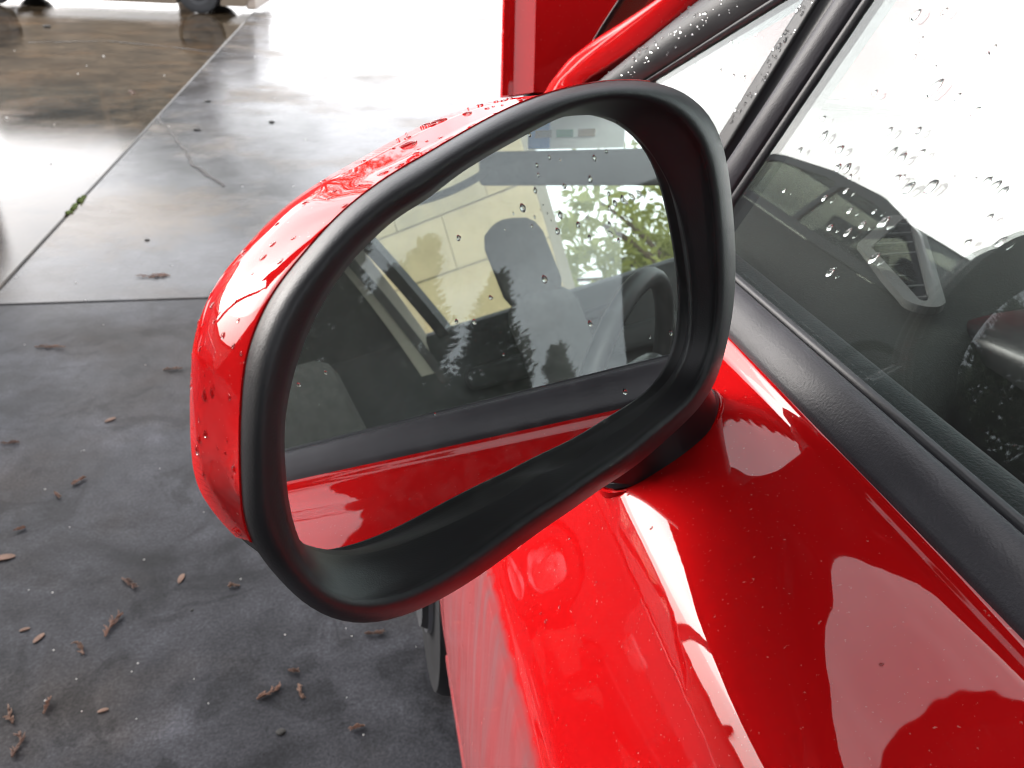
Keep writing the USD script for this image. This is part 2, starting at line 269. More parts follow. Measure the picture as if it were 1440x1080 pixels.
# ------------------------------------------------------------------ the red car
car = thing('red_car', label='red car with open bonnet and black wing mirror, wet with rain', cat='car')
XC = 0.97                                                     # the car's centre line
def zd(delta): return C[2] - delta
# door section: x, z from the belt outwards and down
up_sec = np.array([(.331, zd(.300)), (.3295, zd(.2935)), (.3265, zd(.2905)), (.3215, zd(.2912)), (.3124, zd(.3033)), (.3098, zd(.3056)), (.296, zd(.3153)), (.268, zd(.3300)), (.241, zd(.3440)), (.226, zd(.3535)),
                   (.2175, zd(.3605)), (.2095, zd(.3680)), (.2020, zd(.3762)), (.1965, zd(.3838)), (.182, zd(.4060)), (.162, zd(.4385)), (.142, zd(.4730)), (.124, zd(.5030)), (.1105, zd(.5200)), (.1065, zd(.5270))])
low_sec = np.array([(.1065, zd(.5270)), (.1058, zd(.534)), (.1045, zd(.60)), (.1030, zd(.70)), (.1030, zd(.80)), (.1055, zd(.88)), (.1085, zd(.925))])
sec = np.vstack([spl(up_sec, 110), spl(low_sec, 30)[1:]])
sec_in = sec + np.c_[np.full(len(sec), .012), np.zeros(len(sec))]
def skin(y0, y1, ny, m, name, parent, zlow=None):
    ys = np.linspace(y0, y1, ny); P = []
    for y in ys:
        s = sec
        if zlow is not None:
            k = s[:, 1] >= zlow(y); s = resample(np.vstack([s[k], [np.interp(zlow(y), s[::-1, 1], s[::-1, 0]), zlow(y)]]), len(sec)) if not k.all() else s
        P.append(np.c_[s[:, 0], np.full(len(s), y), s[:, 1]])
    P = np.array(P)
    return obj(name, solidify(P[::-1], .004, (-1, 0, 0.0)), m, parent, smooth=28)
door = skin(-0.62, 0.80, 40, paint_dusty, 'front_door', car)
rear_door = skin(-1.50, -0.626, 10, paint_dusty, 'rear_door', car)
WY, WR = 1.17, 0.30
def arch(y): return max(zd(.925), 0.30 + math.sqrt(max(0.345 ** 2 - (y - WY) ** 2, 0)) if abs(y - WY) < .345 else -1)
# front wing: the door's section runs on, then tapers towards the nose
ys = np.linspace(0.806, 2.28, 110); P = []
for y in ys:
    s = sec; zl = arch(y); k = s[:, 1] >= zl
    if not k.all(): s = resample(np.vstack([s[k], [np.interp(zl, s[::-1, 1], s[::-1, 0]), zl]]), len(sec))
    t = max(0.0, (y - 1.50) / .78); s = s.copy(); z0 = s[:, 1]
    s[:, 0] += 0.34 * t ** 2.0; s[:, 1] = np.where(z0 > .7, .7 + (z0 - .7) * (1 - .62 * t ** 1.2), z0)
    P.append(np.c_[s[:, 0], np.full(len(s), y), s[:, 1]])
fender = obj('front_wing', solidify(np.array(P)[::-1], .004, (-1, 0, 0)), paint_dusty, car, smooth=28)
sill = obj('sill', solidify(sweep_y(spl(np.array([(.1105, zd(.931)), (.1075, zd(.935)), (.1085, zd(.955)), (.114, zd(.985)), (.128, zd(1.000)), (.20, zd(1.02))]), 24), -1.5, 0.80, 4)[::-1], .004, (-1, 0, 0)), paint_dusty, car, smooth=28)
# underbody so that no light leaks through the floor
obj('floor_pan', box(.16, 1.78, -1.9, .82, .26, .30), dark_int, car, smooth=False)
def wheel(y, x=.125, parent=car, side=-1):
    pr = np.array([(.0, .17), (.020, .185), (.022, .26), (.016, .285), (.045, .300), (.085, .302), (.15, .302), (.185, .290), (.195, .25), (.195, .17)])
    th = np.linspace(0, 2 * np.pi, 64, endpoint=False); P = np.array([[(x + a, y + b * math.cos(t), .302 + b * math.sin(t)) for a, b in spl(pr, 30)] for t in th])
    w = obj('wheel', grid(P, closed_u=True), tyre_m, parent, smooth=35)
    q = np.array([(.030, .0), (.022, .03), (.035, .06), (.040, .12), (.020, .16), (.010, .182), (.03, .185)])
    R = np.array([[(x + a, y + b * math.cos(t), .302 + b * math.sin(t)) for a, b in spl(q, 24)] for t in th])
    obj('rim', grid(R, closed_u=True), chrome, w, smooth=35)
    return w
wheel(WY, .092); wheel(-1.62)

# belt moulding and the glass plane
def xg(z):                                                     # outer face of the side glass
    z = np.asarray(z, float); q = z - 1.062
    return .352 + q * math.tan(math.radians(11)) + .30 * np.maximum(q, 0) ** 2
def gn(z):
    t = math.tan(math.radians(11)) + .60 * np.maximum(np.asarray(z, float) - 1.062, 0); n = np.array([-1.0, 0.0, t]); return n / np.linalg.norm(n)
def onglass(u, v, off=0.0):
    d = ray(u, v); t = .36 / d[0]
    for _ in range(30):
        P = C + d * t; t += (float(xg(P[2])) - P[0]) / (d[0] - d[2] * .4)
    P = C + d * t; return P + gn(P[2]) * off
m_sec = np.array([(.3235, zd(.2965)), (.3205, zd(.2925)), (.3200, zd(.2880)), (.3220, zd(.2825)), (.3270, zd(.2740)), (.3330, zd(.2665)), (.3385, zd(.2622)), (.3430, zd(.2612)), (.3455, zd(.2640)), (.3460, zd(.300))])
belt = obj('belt_moulding', solidify(sweep_y(spl(m_sec, 48), -0.62, 0.80, 6)[::-1], .002, (-.6, 0, .8)), trim, door, smooth=40)
obj('belt_moulding', solidify(sweep_y(spl(m_sec, 48), -1.50, -0.626, 3)[::-1], .002, (-.6, 0, .8)), trim, rear_door, smooth=40)
s_sec = np.array([(.3465, zd(.275)), (.3470, zd(.2630)), (.3490, zd(.2590)), (.3515, zd(.2585)), (.3520, zd(.2640))])
obj('window_seal', solidify(sweep_y(spl(s_sec, 16), -0.62, 0.80, 3)[::-1], .001, (-.5, 0, .8)), rubber, door, smooth=40)

def glass_patch(u0, u1, corners, n=14, off=0.0, thick=.004):
    """Pane between two edges, each a list of (y, z) from the bottom up."""
    A, B = resample(np.array(u0, float), n), resample(np.array(u1, float), n)
    P = []
    for a, b in zip(A, B):
        row = np.linspace(a, b, 10); P.append(np.c_[xg(row[:, 1]), row])
    P = np.array(P); P += np.array([gn(z) for z in P[..., 2].ravel()]).reshape(P.shape) * off
    N = np.array([gn(z) for z in P[..., 2].ravel()]).reshape(P.shape)
    return solidify(P, thick, N)
def yz(u, v): return onglass(u, v)[1:]
d_bot, d_top = yz(1066, 235), yz(1225, 0)
slope = (d_top[0] - d_bot[0]) / (d_top[1] - d_bot[1]); yb = d_bot[0] + slope * (1.050 - d_bot[1]); yt = d_bot[0] + slope * (1.55 - d_bot[1])
obj('window_glass', glass_patch([(-.57, 1.050), (-.46, 1.55)], [(yb + .004, 1.050), (yt + .004, 1.55)], None), glass, door, smooth=25)
obj('window_glass', glass_patch([(-1.45, 1.055), (-1.10, 1.50)], [(-.66, 1.055), (-.56, 1.52)], None), glass, rear_door, smooth=25)

def bar(A, B, h, name, m, parent, off=0.0, n=24, prof='round', back=.02, ext=0.0, k=14):
    """Raised strip on the glass surface between two pixel edge lines."""
    A, B = resample(np.array(A, float), n), resample(np.array(B, float), n); P, Nn = [], []
    for a, b in zip(A, B):
        p, q = onglass(*a, off), onglass(*b, off); nz = gn((p[2] + q[2]) / 2); row = []
        for s in np.linspace(0, 1, k):
            e = h * (1 - abs(2 * s - 1) ** (2.2 if prof == 'round' else 8)) if prof != 'groove' else -h * (1 - abs(2 * s - 1) ** 2.5)
            row.append(p + (q - p) * s + nz * e)
        P.append([p - nz * back] + row + [q - nz * back])
    return obj(name, grid(np.array(P)), m, parent, smooth=45)
def ln(p, q, a=0.0, b=0.0):                                  # a pixel line stretched past both ends
    p, q = np.array(p, float), np.array(q, float); return [tuple(p - (q - p) * a), tuple(q + (q - p) * b)]
div = bar(ln((1020, 187), (1138, 0), .5, 1.0), ln((1034, 203), (1160, 0), .5, 1.0), .003, 'window_divider', plastic, door, off=.004, prof='flat')
bar(ln((1034, 203), (1160, 0), .5, 1.0), ln((1046, 200), (1180, 0), .5, 1.0), .006, 'channel', rubber, div, off=.004, prof='groove')
bar(ln((1046, 200), (1180, 0), .5, 1.0), ln((1066, 222), (1215, 0), .5, 1.0), .008, 'rounded_strip', trim, div, off=.003)
bar(ln((1066, 222), (1215, 0), .5, 1.0), ln((1073, 228), (1227, 0), .5, 1.0), .003, 'rubber_lip', rubber, div, off=.001)
q_top = yz(1030, 38)
qw = obj('quarter_window', glass_patch([tuple(yz(1020, 230)), tuple(yz(1140, 0) + np.array([-.01, .02]))], [tuple(yz(880, 150)), tuple(yz(1125, -20) + np.array([.0, .03]))], None, thick=.004), glass, car, smooth=25)
fr = bar(ln((842, 118), (987, 0), .3, 1.0), ln((911, 112), (1095, 0), .3, 1.0), .016, 'quarter_window_frame', plastic, car, off=.002, k=18)
bar(ln((905, 118), (1086, 0), .3, 1.0), ln((917, 115), (1104, 0), .3, 1.0), .004, 'rubber_lip', rubber, fr, off=.001)
pillar = bar([(745, 175), (777, 119), (799, 87), (835, 60), (940, 0), (1115, -100)], [(800, 160), (824, 116), (850, 100), (897, 69), (987, 0), (1135, -100)], .022, 'windscreen_pillar', paint, car, off=.000, n=40, k=20, back=.05)

# ---- interior of the near door, dashboard and what stands behind the glass
card = np.array([(.359, 1.000), (.360, 1.040), (.366, 1.050), (.380, 1.052), (.396, 1.046), (.408, 1.026), (.414, .98), (.420, .90), (.450, .84), (.455, .80), (.425, .76), (.42, .45)])
obj('door_trim_panel', solidify(sweep_y(spl(card, 50), -0.60, 0.86, 3), .002, (-1, 0, 0)), grain, door, smooth=40)
dsec = np.array([(1.50, 1.035), (1.30, 1.030), (1.05, 1.020), (.85, 1.012), (.70, 1.000), (.62, .982), (.580, .945), (.590, .88), (.64, .78), (.68, .62)])   # y, z
dpts = spl(dsec, 50); xs = np.r_[np.linspace(.425, .47, 6), np.linspace(.50, 1.52, 24)]
Pd = np.array([[(x, y - .10 * math.exp(-((x - .47) / .10) ** 2) * (z < .99) , z - .05 * max(0, (.47 - x) / .045) ** 2) for y, z in dpts] for x in xs])
dash = obj('dashboard', solidify(Pd, .01, (0, 0, 1)), dashm, car, smooth=40)
# side vent let into the dashboard's end, slanted bars across a dark slot
vz = 1.008
outer = np.array([onz(u, v, vz)[:2] for u, v in [(1213, 352), (1258, 316), (1284, 318), (1318, 424), (1308, 432), (1290, 431)]])
po = Polygon(outer).buffer(-.012).buffer(.020, 8); pi_ = po.buffer(-.016)
def dash_z(y): o = np.argsort(dpts[:30, 0]); return np.interp(y, dpts[:30, 0][o], dpts[:30, 1][o])
def draped(poly, h0, h1):
    m = trimesh.creation.extrude_polygon(poly, h1 - h0, engine='earcut'); m.vertices[:, 2] += h0 + dash_z(m.vertices[:, 1]); return m
vent = obj('side_vent', draped(po.difference(pi_), -.004, .005), plain('vent_frame', (0.035, 0.035, 0.032), .5, bump=.4, bscale=500), car, smooth=30)
obj('slot', draped(pi_, .0005, .0015), plain('vent_dark', (.002, .002, .002), .9, specular_ior_level=0.0), vent, smooth=False)
bnd = pi_.bounds
from shapely import affinity
for k in range(8):
    yy = bnd[1] + (bnd[3] - bnd[1]) * (k + .6) / 8.2
    strip_ = affinity.rotate(sbox(bnd[0] - .2, yy - .0013, bnd[2] + .2, yy + .0013), 4, origin=((bnd[0] + bnd[2]) / 2, yy)).intersection(pi_.buffer(.001))
    if strip_.is_empty or strip_.geom_type != 'Polygon': continue
    obj('vent_bar', draped(strip_, .001, .004), cloth, vent, smooth=False)
# instrument binnacle and steering wheel
bx = np.linspace(0, 2 * np.pi, 48)
th = np.linspace(0, np.pi, 30)
hood = np.array([[(.80 + .17 * math.cos(t), y, .975 + a * .085 * math.sin(t) ** .8) for t in th] for y, a in ((.33, .90), (.345, 1.0), (.42, 1.05), (.52, .9), (.64, .35))])
obj('instrument_hood', solidify(hood, .008, (0, 0, 1)), plastic_smooth, car, smooth=40)
sw_c, sw_n = np.array([.74, .20, .97]), np.array([0, -.88, .47]); a1, a2 = np.array([1.0, 0, 0]), np.cross(sw_n, [1.0, 0, 0])
ring = np.array([sw_c + .185 * (math.cos(t) * a1 + math.sin(t) * a2) for t in np.linspace(0, 2 * np.pi, 49)[:-1]])
rr = []
for i, p in enumerate(ring):
    o = (p - sw_c) / np.linalg.norm(p - sw_c); rr.append([p + .015 * (math.cos(t) * o + math.sin(t) * sw_n) for t in np.linspace(0, 2 * np.pi, 12, endpoint=False)])
sw = obj('steering_wheel', grid(np.array(rr), closed_u=True, closed_v=True), plastic, car, smooth=60)
obj('wheel_hub', hull_spheres([(sw_c + a1 * x + a2 * y - sw_n * .02, .03) for x in (-.06, .06) for y in (-.05, .04)]), plastic, sw, smooth=40)
for t in (0, math.pi, -math.pi / 2): obj('spoke', hull_spheres([(sw_c - sw_n * .02, .022), (sw_c + .18 * (math.cos(t) * a1 + math.sin(t) * a2), .012)]), plastic, sw, smooth=40)
obj('control_stalk', hull_spheres([((.66, .36, 1.0), .012), ((.55, .30, 1.03), .011)]), plastic_smooth, car)

def seat(x, y, mat, label=None, rec=.22, w=.24, posts=True):
    s = obj('seat', rbox(x - w, x + w, y - .05, y + .46, .42, .60, .06), mat, car, smooth=40)
    b = rbox(x - w, x + w, -.06, .06, .0, .62, .05); R = trimesh.transformations.rotation_matrix(rec, [1, 0, 0]); b.apply_transform(R); b.apply_translation((0, y - .02, .56))
    obj('backrest', b, mat, s, smooth=40)
    if not posts:
        h = rbox(x - w * .8, x + w * .8, -.055, .05, 0, .20, .045); h.apply_transform(R); h.apply_translation((0, y - .02 - math.sin(rec) * .60, .56 + .58)); obj('headrest', h, mat, s, smooth=40); return s
    h = rbox(x - .13, x + .13, -.045, .045, .0, .18, .04); h.apply_transform(R); h.apply_translation((0, y - .02 - math.sin(rec) * .68, .56 + .66)); hr = obj('headrest', h, mat, s, smooth=40)
    for dx in (-.05, .05): obj('headrest_post', tube([(x + dx, y - .02 - math.sin(rec) * .58, 1.13), (x + dx, y - .02 - math.sin(rec) * .70, 1.26)], .006), chrome, s)
    return s
seat(.72, -.36, cloth); seat(1.22, -.02, cloth, rec=.10, w=.10, posts=False)
rs = obj('rear_seat', rbox(.42, 1.52, -1.30, -.95, .40, .62, .06), cloth, car, smooth=40)
rb = rbox(.42, 1.52, -.07, .07, 0, .62, .06); rb.apply_transform(trimesh.transformations.rotation_matrix(.35, [1, 0, 0])); rb.apply_translation((0, -1.32, .56)); obj('backrest', rb, cloth, rs, smooth=40)
for x in (.68, 1.26): obj('headrest', rbox(x - .13, x + .13, -1.66, -1.57, 1.12, 1.30, .04), cloth, rs, smooth=40)

# far side of the car: door skin mirrored, window openings and pillars
def mx(P): P = np.array(P, float); P[..., 0] = 2 * XC - P[..., 0]; return P
far = obj('passenger_door', solidify(mx(sweep_y(sec, -.62, .98, 3)), .004, (1, 0, 0)), paint, car, smooth=28)
obj('rear_passenger_door', solidify(mx(sweep_y(sec, -1.50, -.626, 3)), .004, (1, 0, 0)), paint, car, smooth=28)
fcard = card.copy(); fcard[:8, 1] += .11
obj('door_trim_panel', solidify(mx(sweep_y(spl(fcard, 40), -1.48, .86, 3)), .002, (1, 0, 0)), dark_int, far, smooth=40)
def far_patch(u0, u1, thick=.004, off=0.0):
    A, B = resample(np.array(u0, float), 10), resample(np.array(u1, float), 10); P = []
    for a, b in zip(A, B): row = np.linspace(a, b, 8); P.append(np.c_[2 * XC - xg(row[:, 1]) + off, row])
    return solidify(np.array(P), thick, (1, 0, .3))
obj('belt_panel', far_patch([(-1.48, 1.02), (-1.48, 1.165)], [(.95, 1.02), (.80, 1.165)], .012, .006), plastic, far, smooth=30)
obj('window_glass', far_patch([(-.555, 1.15), (-.675, 1.55)], [(.90, 1.15), (.55, 1.55)]), glass, far, smooth=25)
obj('rear_side_panel', far_patch([(-1.45, 1.15), (-1.2, 1.56)], [(-.64, 1.15), (-.80, 1.57)], .02), dark_int, far, smooth=25)
fp = obj('middle_pillar', far_patch([(-.635, .95), (-.772, 1.58)], [(-.575, .95), (-.712, 1.58)], .05, -.016), cream, car, smooth=30)
obj('window_seal', far_patch([(-.573, 1.15), (-.710, 1.58)], [(-.535, 1.15), (-.668, 1.58)], .03, -.006), rubber, fp, smooth=30)
obj('near_middle_pillar', glass_patch([(-.66, 1.0), (-.56, 1.58)], [(-.575, 1.0), (-.46, 1.58)], None, thick=.05, off=.003), plastic, car, smooth=30)
for far_side in (0, 1):
    f = (lambda x: 2 * XC - x) if far_side else (lambda x: x)
    pts = [(f(.565), -1.40, 1.53), (f(.565), -.5, 1.565), (f(.565), .20, 1.555)] + ([(f(.52), .62, 1.42), (f(.42), 1.36, 1.10)] if far_side else [(f(.555), .42, 1.50)])
    obj('roof_rail', tube(spl(pts, 30), .026, 12), cream if far_side else plastic, car)
xs = np.linspace(.55, 2 * XC - .55, 16); yy = np.linspace(-1.50, .40, 12)
Pr = np.array([[(x, y, 1.575 + .095 * (1 - ((x - XC) / .43) ** 2) - .03 * ((y + .5) / .95) ** 2) for y in yy] for x in xs])
roof = obj('roof', solidify(Pr, .006, (0, 0, 1)), paint, car, smooth=40)
obj('headlining', solidify(Pr - np.array([0, 0, .012]), .006, (0, 0, 1)), cream, roof, smooth=40)
obj('seat_belt', far_patch([(-.600, 1.02), (-.735, 1.50)], [(-.570, 1.02), (-.705, 1.50)], .003, -.075), plain('belt_web', (.05, .05, .052), .8), car, smooth=30)
obj('grab_handle', tube(spl([(1.36, -.42, 1.50), (1.335, -.40, 1.475), (1.33, -.30, 1.465), (1.335, -.20, 1.475), (1.36, -.18, 1.50)], 20), .010, 8), cloth, car)
obj('door_pull', hull_spheres([((1.515, -.30, 1.08), .014), ((1.515, -.05, 1.09), .014)]), plastic_smooth, far)
obj('armrest', rbox(1.44, 1.53, -.48, .12, .98, 1.04, .02), dark_int, far)
# windscreen, bulging forward of the pillars, with a black border
def wsP(s, t):                                                # s 0..1 across, t 0..1 up
    lo = np.array([.405 + s * (2 * XC - .81), 1.49 + .36 * (1 - (2 * s - 1) ** 2), 1.045]); hi = np.array([.56 + s * (2 * XC - 1.12), .40 + .06 * (1 - (2 * s - 1) ** 2), 1.56 + .08 * (1 - (2 * s - 1) ** 2)])
    return lo + (hi - lo) * t + np.array([0, .115, .10]) * math.sin(math.pi * t)
Pw = np.array([[wsP(s, t) for t in np.linspace(0, 1, 16)] for s in np.linspace(0, 1, 24)])
ws = obj('windscreen', solidify(Pw, .005, (0, .5, .8)), screen_glass, car, smooth=40)
Pf = np.array([[wsP(s, t) + np.array([0, .002, .003]) for t in np.linspace(0, 1, 16)] for s in np.linspace(-.01, .075, 6)])
obj('black_border', solidify(Pf, .002, (0, .5, .8)), rubber, ws, smooth=40)
Pc = np.array([[wsP(s, t) + np.array([0, .002, .003]) for t in np.linspace(0, .10, 4)] for s in np.linspace(.08, 1.0, 20)])
obj('black_border', solidify(Pc, .002, (0, .5, .8)), rubber, ws, smooth=40)
xs = np.linspace(.40, 2 * XC - .40, 14)
obj('scuttle_panel', solidify(np.array([[(x, y + .26 * (1 - ((x - XC) / .57) ** 2), z) for y, z in ((1.44, 1.03), (1.54, 1.01), (1.60, .94), (1.62, .70))] for x in xs]), .01, (0, 0, 1)), plastic, car, smooth=30)
# sun visor with a printed card, swung to the far window
VT = trimesh.transformations.rotation_matrix(-math.radians(19), [1, 0, 0], (1.36, .02, 1.45))
def vt(m): m.apply_transform(VT); return m
vis = obj('sun_visor', vt(rbox(1.35, 1.375, -.22, .26, 1.375, 1.452, .012)), cloth, car, smooth=40)
lab = obj('printed_card', vt(rbox(1.37, 1.374, -.10, .13, 1.455, 1.56, .0015)), white_card, car, smooth=30)
obj('blue_end', vt(box(1.3675, 1.3695, -.098, -.045, 1.457, 1.558)), blue_card, lab, smooth=False)
for k, m_ in enumerate((grey_print, green_print, tan_print)): obj('printed_block', vt(box(1.366, 1.3672, -.080 + k * .052, -.080 + k * .052 + .040, 1.480, 1.496)), m_, lab, smooth=False)

# bonnet, open
BY = 1.50
def bpt(u, v, dy=0.0):
    n = np.array([0, -math.sin(math.radians(70)), math.cos(math.radians(70))]); return on(u, v, (0, BY + dy, 1.0), n)
p0 = bpt(712, 129); p1 = bpt(768, 127); updir = np.array([0, math.cos(math.radians(70)), math.sin(math.radians(70))])
H = .95; wb = 2 * (XC - p0[0])
def bonnet_x(f, t): return p0[0] + wb * f + (.5 - f) * .10 * t
fs = [0, .008, .0085, .0155, .016, .040, .0405, .06, .15, .3, .5, .7, .85, .94, .961, .9615, .978, .9785, .988, 1.0]
dep = [.042, .040, .038, .0365, .036, .0005, 0, 0, 0, .004, .006, .004, 0, 0, 0, .0005, .0095, .010, .010, .012]
Pb = np.array([[np.array([bonnet_x(f, t), p0[1] + updir[1] * H * t, p0[2] + updir[2] * H * t]) + np.array([0, math.sin(math.radians(70)), -math.cos(math.radians(70))]) * (dd + .10 * (t ** 2)) for t in np.linspace(0, 1, 12)] for f, dd in zip(fs, dep)])
bon = obj('bonnet', solidify(Pb, .02, (0, -.94, .34)), paint, car, smooth=20)
obj('hinge', hull_spheres([((p0[0] + .05, p0[1] + .02, p0[2] - .012), .012), ((p0[0] + .10, p0[1] + .02, p0[2] - .015), .010)]), rubber, bon)
# engine bay floor and nose so that the front closes
obj('engine_bay', box(.44, 1.50, 1.64, 2.1, .35, .72), dark_int, car, smooth=False)
nose = np.array([[(x, 2.26 + .16 * (1 - ((x - XC) / .55) ** 2), z) for z in (.30, .5, .70, .76)] for x in np.linspace(.46, 1.48, 12)])
obj('front_bumper', solidify(nose, .02, (0, 1, 0)), paint, car, smooth=40)
Pfar = mx(np.array(P)[::-1]); obj('front_wing', solidify(Pfar, .004, (1, 0, 0)), paint, car, smooth=28)
# tail
obj('tail_panel', rbox(.20, 1.74, -2.25, -1.52, .40, 1.00, .10), paint, car, smooth=40)
Pt = np.array([[(XC + (x - XC) * (1 + .25 * t), -1.46 - .6 * t, 1.50 - .48 * t) for t in np.linspace(0, 1, 6)] for x in np.linspace(.55, 1.39, 10)])
obj('rear_window', solidify(Pt, .005, (0, -.6, .8)), glass, car, smooth=40)

# ------------------------------------------------------------------ wing mirror
def nrm(a, b): a, b = math.radians(a), math.radians(b); return np.array([math.sin(a) * math.cos(b), -math.cos(a) * math.cos(b), math.sin(b)])
OG = np.array([.072, .385, 1.118]); NG = nrm(27.32, 15.79); NR = nrm(32.0, 13.0); OR = OG + NR * .033
E0 = [(350, 762), (341, 690), (339, 620), (341, 560), (349, 495), (363, 455), (385, 412), (429, 356), (478, 302), (530, 260), (580, 229), (640, 194), (684, 169), (751, 138), (800, 124), (840, 116), (900, 113), (950, 122), (985, 143), (1010, 180), (1022, 230), (1030, 300), (1034, 380), (1030, 440), (1020, 490), (1005, 540), (985, 572), (950, 605), (900, 650), (840, 690), (780, 732), (720, 775), (660, 818), (600, 852), (550, 872), (510, 879), (470, 873), (430, 852), (395, 817), (368, 785)]
E2 = [(396, 650), (394, 600), (400, 560), (415, 500), (440, 440), (480, 376), (530, 322), (590, 280), (640, 242), (700, 206), (750, 180), (800, 154), (850, 142), (900, 143), (940, 156), (970, 185), (988, 230), (998, 300), (1003, 380), (1003, 440), (995, 490), (978, 535), (955, 565), (920, 592), (880, 625), (820, 665), (760, 705), (700, 745), (640, 788), (590, 818), (545, 836), (510, 842), (475, 834), (445, 812), (420, 775), (402, 715)]
GL = [(380, 650), (378, 600), (384, 555), (400, 490), (425, 430), (465, 365), (515, 312), (575, 270), (625, 236), (690, 200), (750, 176), (800, 165), (850, 164), (876, 175), (897, 200), (922, 240), (942, 290), (952, 340), (957, 400), (957, 450), (952, 490), (940, 522), (920, 550), (890, 576), (840, 612), (770, 661), (700, 702), (620, 741), (560, 766), (510, 779), (462, 781), (425, 768), (402, 740), (388, 700)]
NT = 180; PCEN = np.array([690.0, 480.0]); TH = np.linspace(-np.pi, np.pi, NT, endpoint=False)
def polar(pts, sm=4):
    p = np.array(pts, float) - PCEN; a = np.arctan2(p[:, 1], p[:, 0]); r = np.hypot(*p.T); o = np.argsort(a); a, r = a[o], r[o]
    a3, r3 = np.r_[a - 2 * np.pi, a, a + 2 * np.pi], np.r_[r, r, r]; v = PchipInterpolator(a3, r3)(TH)
    k = np.exp(-np.arange(-8, 9) ** 2 / (2.0 * sm ** 2 / 4)); k /= k.sum(); return np.convolve(np.r_[v[-8:], v, v[:8]], k, 'valid')
R0, R2, RG = polar(E0), polar(E2), polar(GL); UV = np.stack([np.cos(TH), np.sin(TH)], 1)
def loop(r, p, n): return np.array([on(*(PCEN + q * k), p, n) for q, k in zip(UV, r)])
left = np.clip(-UV[:, 0] * .8 - UV[:, 1] * .55, 0, 1) ** .8                    # 1 where the bead shows its outer flank
def sect(w, d, dl=0.0): r = R0 * (1 - w) + R2 * w; return np.array([on(*(PCEN + q * k), OR + NR * (d + dl * l), NR) for q, k, l in zip(UV, r, left)])
rings = [sect(.0, -.010, -.010), sect(.10, -.005, -.007), sect(.28, -.001, -.003), sect(.50, .0015, -.001), sect(.72, .001, 0), sect(.90, -.002, 0), sect(1.0, -.0055, 0)]
RG = RG + 16 * np.clip(UV[:, 0] * 1.6 - .6, 0, 1)
RG = np.minimum(RG, R2 - 9)
wall_end = loop(RG * 1.0 + 2, OG + NG * .001, NG); inner = rings[-1]
for f in (.25, .5, .75): rings.append(inner + (wall_end - inner) * f)
rings += [wall_end, wall_end + NG * -.004]
bezel = obj('wing_mirror', grid(np.array(rings)[::-1], closed_v=True), plastic, car, smooth=50, label='black wing mirror housing with red painted cap')
mg = loop(np.minimum(RG + 10, R2 - 2), OG, NG); ctr = loop(RG * 0 + 1e-6, OG, NG).mean(0)
obj('mirror_glass', grid(np.stack([ctr + (mg - ctr) * s for s in (1.0, .66, .33, .001)]), closed_v=True), mirror_m, bezel, smooth=False)
# shell behind the rim: red cap above, black lower half
base = rings[0]; cen = base.mean(0)
CT = math.atan2(764 - 480, 349 - 690)                                     # where the cap's lower corner sits
WS = np.interp(np.mod(TH, 2 * np.pi), [0, 1.6, 2.42, 2.62, 3.0, 3.4, 3.9, 4.3, 4.6, 5.0, 6.28], [-.5, -.8, -1.3, -.5, .30, .40, .05, -.5, -.8, -.8, -.5])[:, None]
shell = []
for s, dpt, sh in ((1.0, 0, 0), (1.012, .002, 0), (1.03, .008, 0), (1.055, .020, 0), (1.065, .034, 0), (1.04, .050, .0), (.97, .066, .0), (.85, .080, 0), (.66, .091, 0), (.40, .098, 0), (.15, .101, 0), (.002, .102, 0)):
    shell.append(cen + (base - cen) * (1 + (s - 1) * WS if s > 1 else s) - NR * dpt)
shell = np.array(shell)
def shell_row(j, angs):
    e = np.r_[TH, TH[0] + 2 * np.pi]; q = np.mod(angs + np.pi, 2 * np.pi) - np.pi
    return np.stack([np.interp(q, e, np.r_[shell[j, :, k], shell[j, :1, k]]) for k in range(3)], 1)
DEPTHS = [0, .002, .008, .020, .034, .050, .066, .080, .091, .098, .101, .102]
starts = [CT - .20 * min(1, d / .016) for d in DEPTHS]; END = 2 * np.pi - 1.02
capP = np.array([shell_row(j, np.linspace(a_, END, 140)) for j, a_ in enumerate(starts)])
rim0 = shell_row(0, np.linspace(starts[0], END, 140)); capP = capP + (capP - cen) * .006
obj('mirror_cap', cat([grid(capP), grid(np.stack([capP[0], rim0]), flip=True)]), paint, bezel, smooth=50)
obj('lower_shell', grid(np.array([shell_row(j, np.linspace(END - 2 * np.pi, a_ + .03, 90)) for j, a_ in enumerate(starts)])), plastic, bezel, smooth=50)
# stalk to the door
bc = np.array([.240, .491, .972]); tcn = np.array([.165, .475, 1.105]) - NR * .02
def ell(c, ax, ay, n=44): return [(c + ax * math.cos(t) + ay * math.sin(t)) for t in np.linspace(0, 2 * np.pi, n, endpoint=False)]
ex, ey = np.array([.040, .013, .027]), np.array([-.008, .026, -.004])
pts_b = ell(bc, ex, ey); pts_t = ell(tcn, np.array([.03, -.01, .01]), np.array([0, .015, .05]))
obj('mounting_arm', hull_spheres([(p, .008) for p in pts_b] + [(p, .010) for p in pts_t], 16), plastic_smooth, bezel, smooth=40)
gs = np.array([ell(bc - np.array([0, 0, .002]), ex * s, ey * s, 48) for s in (1.30, 1.27, 1.22)]); nn_ = np.array([-.57, 0, .82])
gs[0] -= nn_ * .006; gs[2] += nn_ * .002; gs[1] += nn_ * .002
obj('mounting_pad', grid(gs, closed_v=True), paint, bezel, smooth=50)
gk = np.array([ell(bc + nn_ * .002, ex * s, ey * s, 48) for s in (1.22, 1.18, 1.08)]); gk[1] += nn_ * .004; gk[2] += nn_ * .004
obj('gasket', grid(gk, closed_v=True), rubber, bezel, smooth=50)

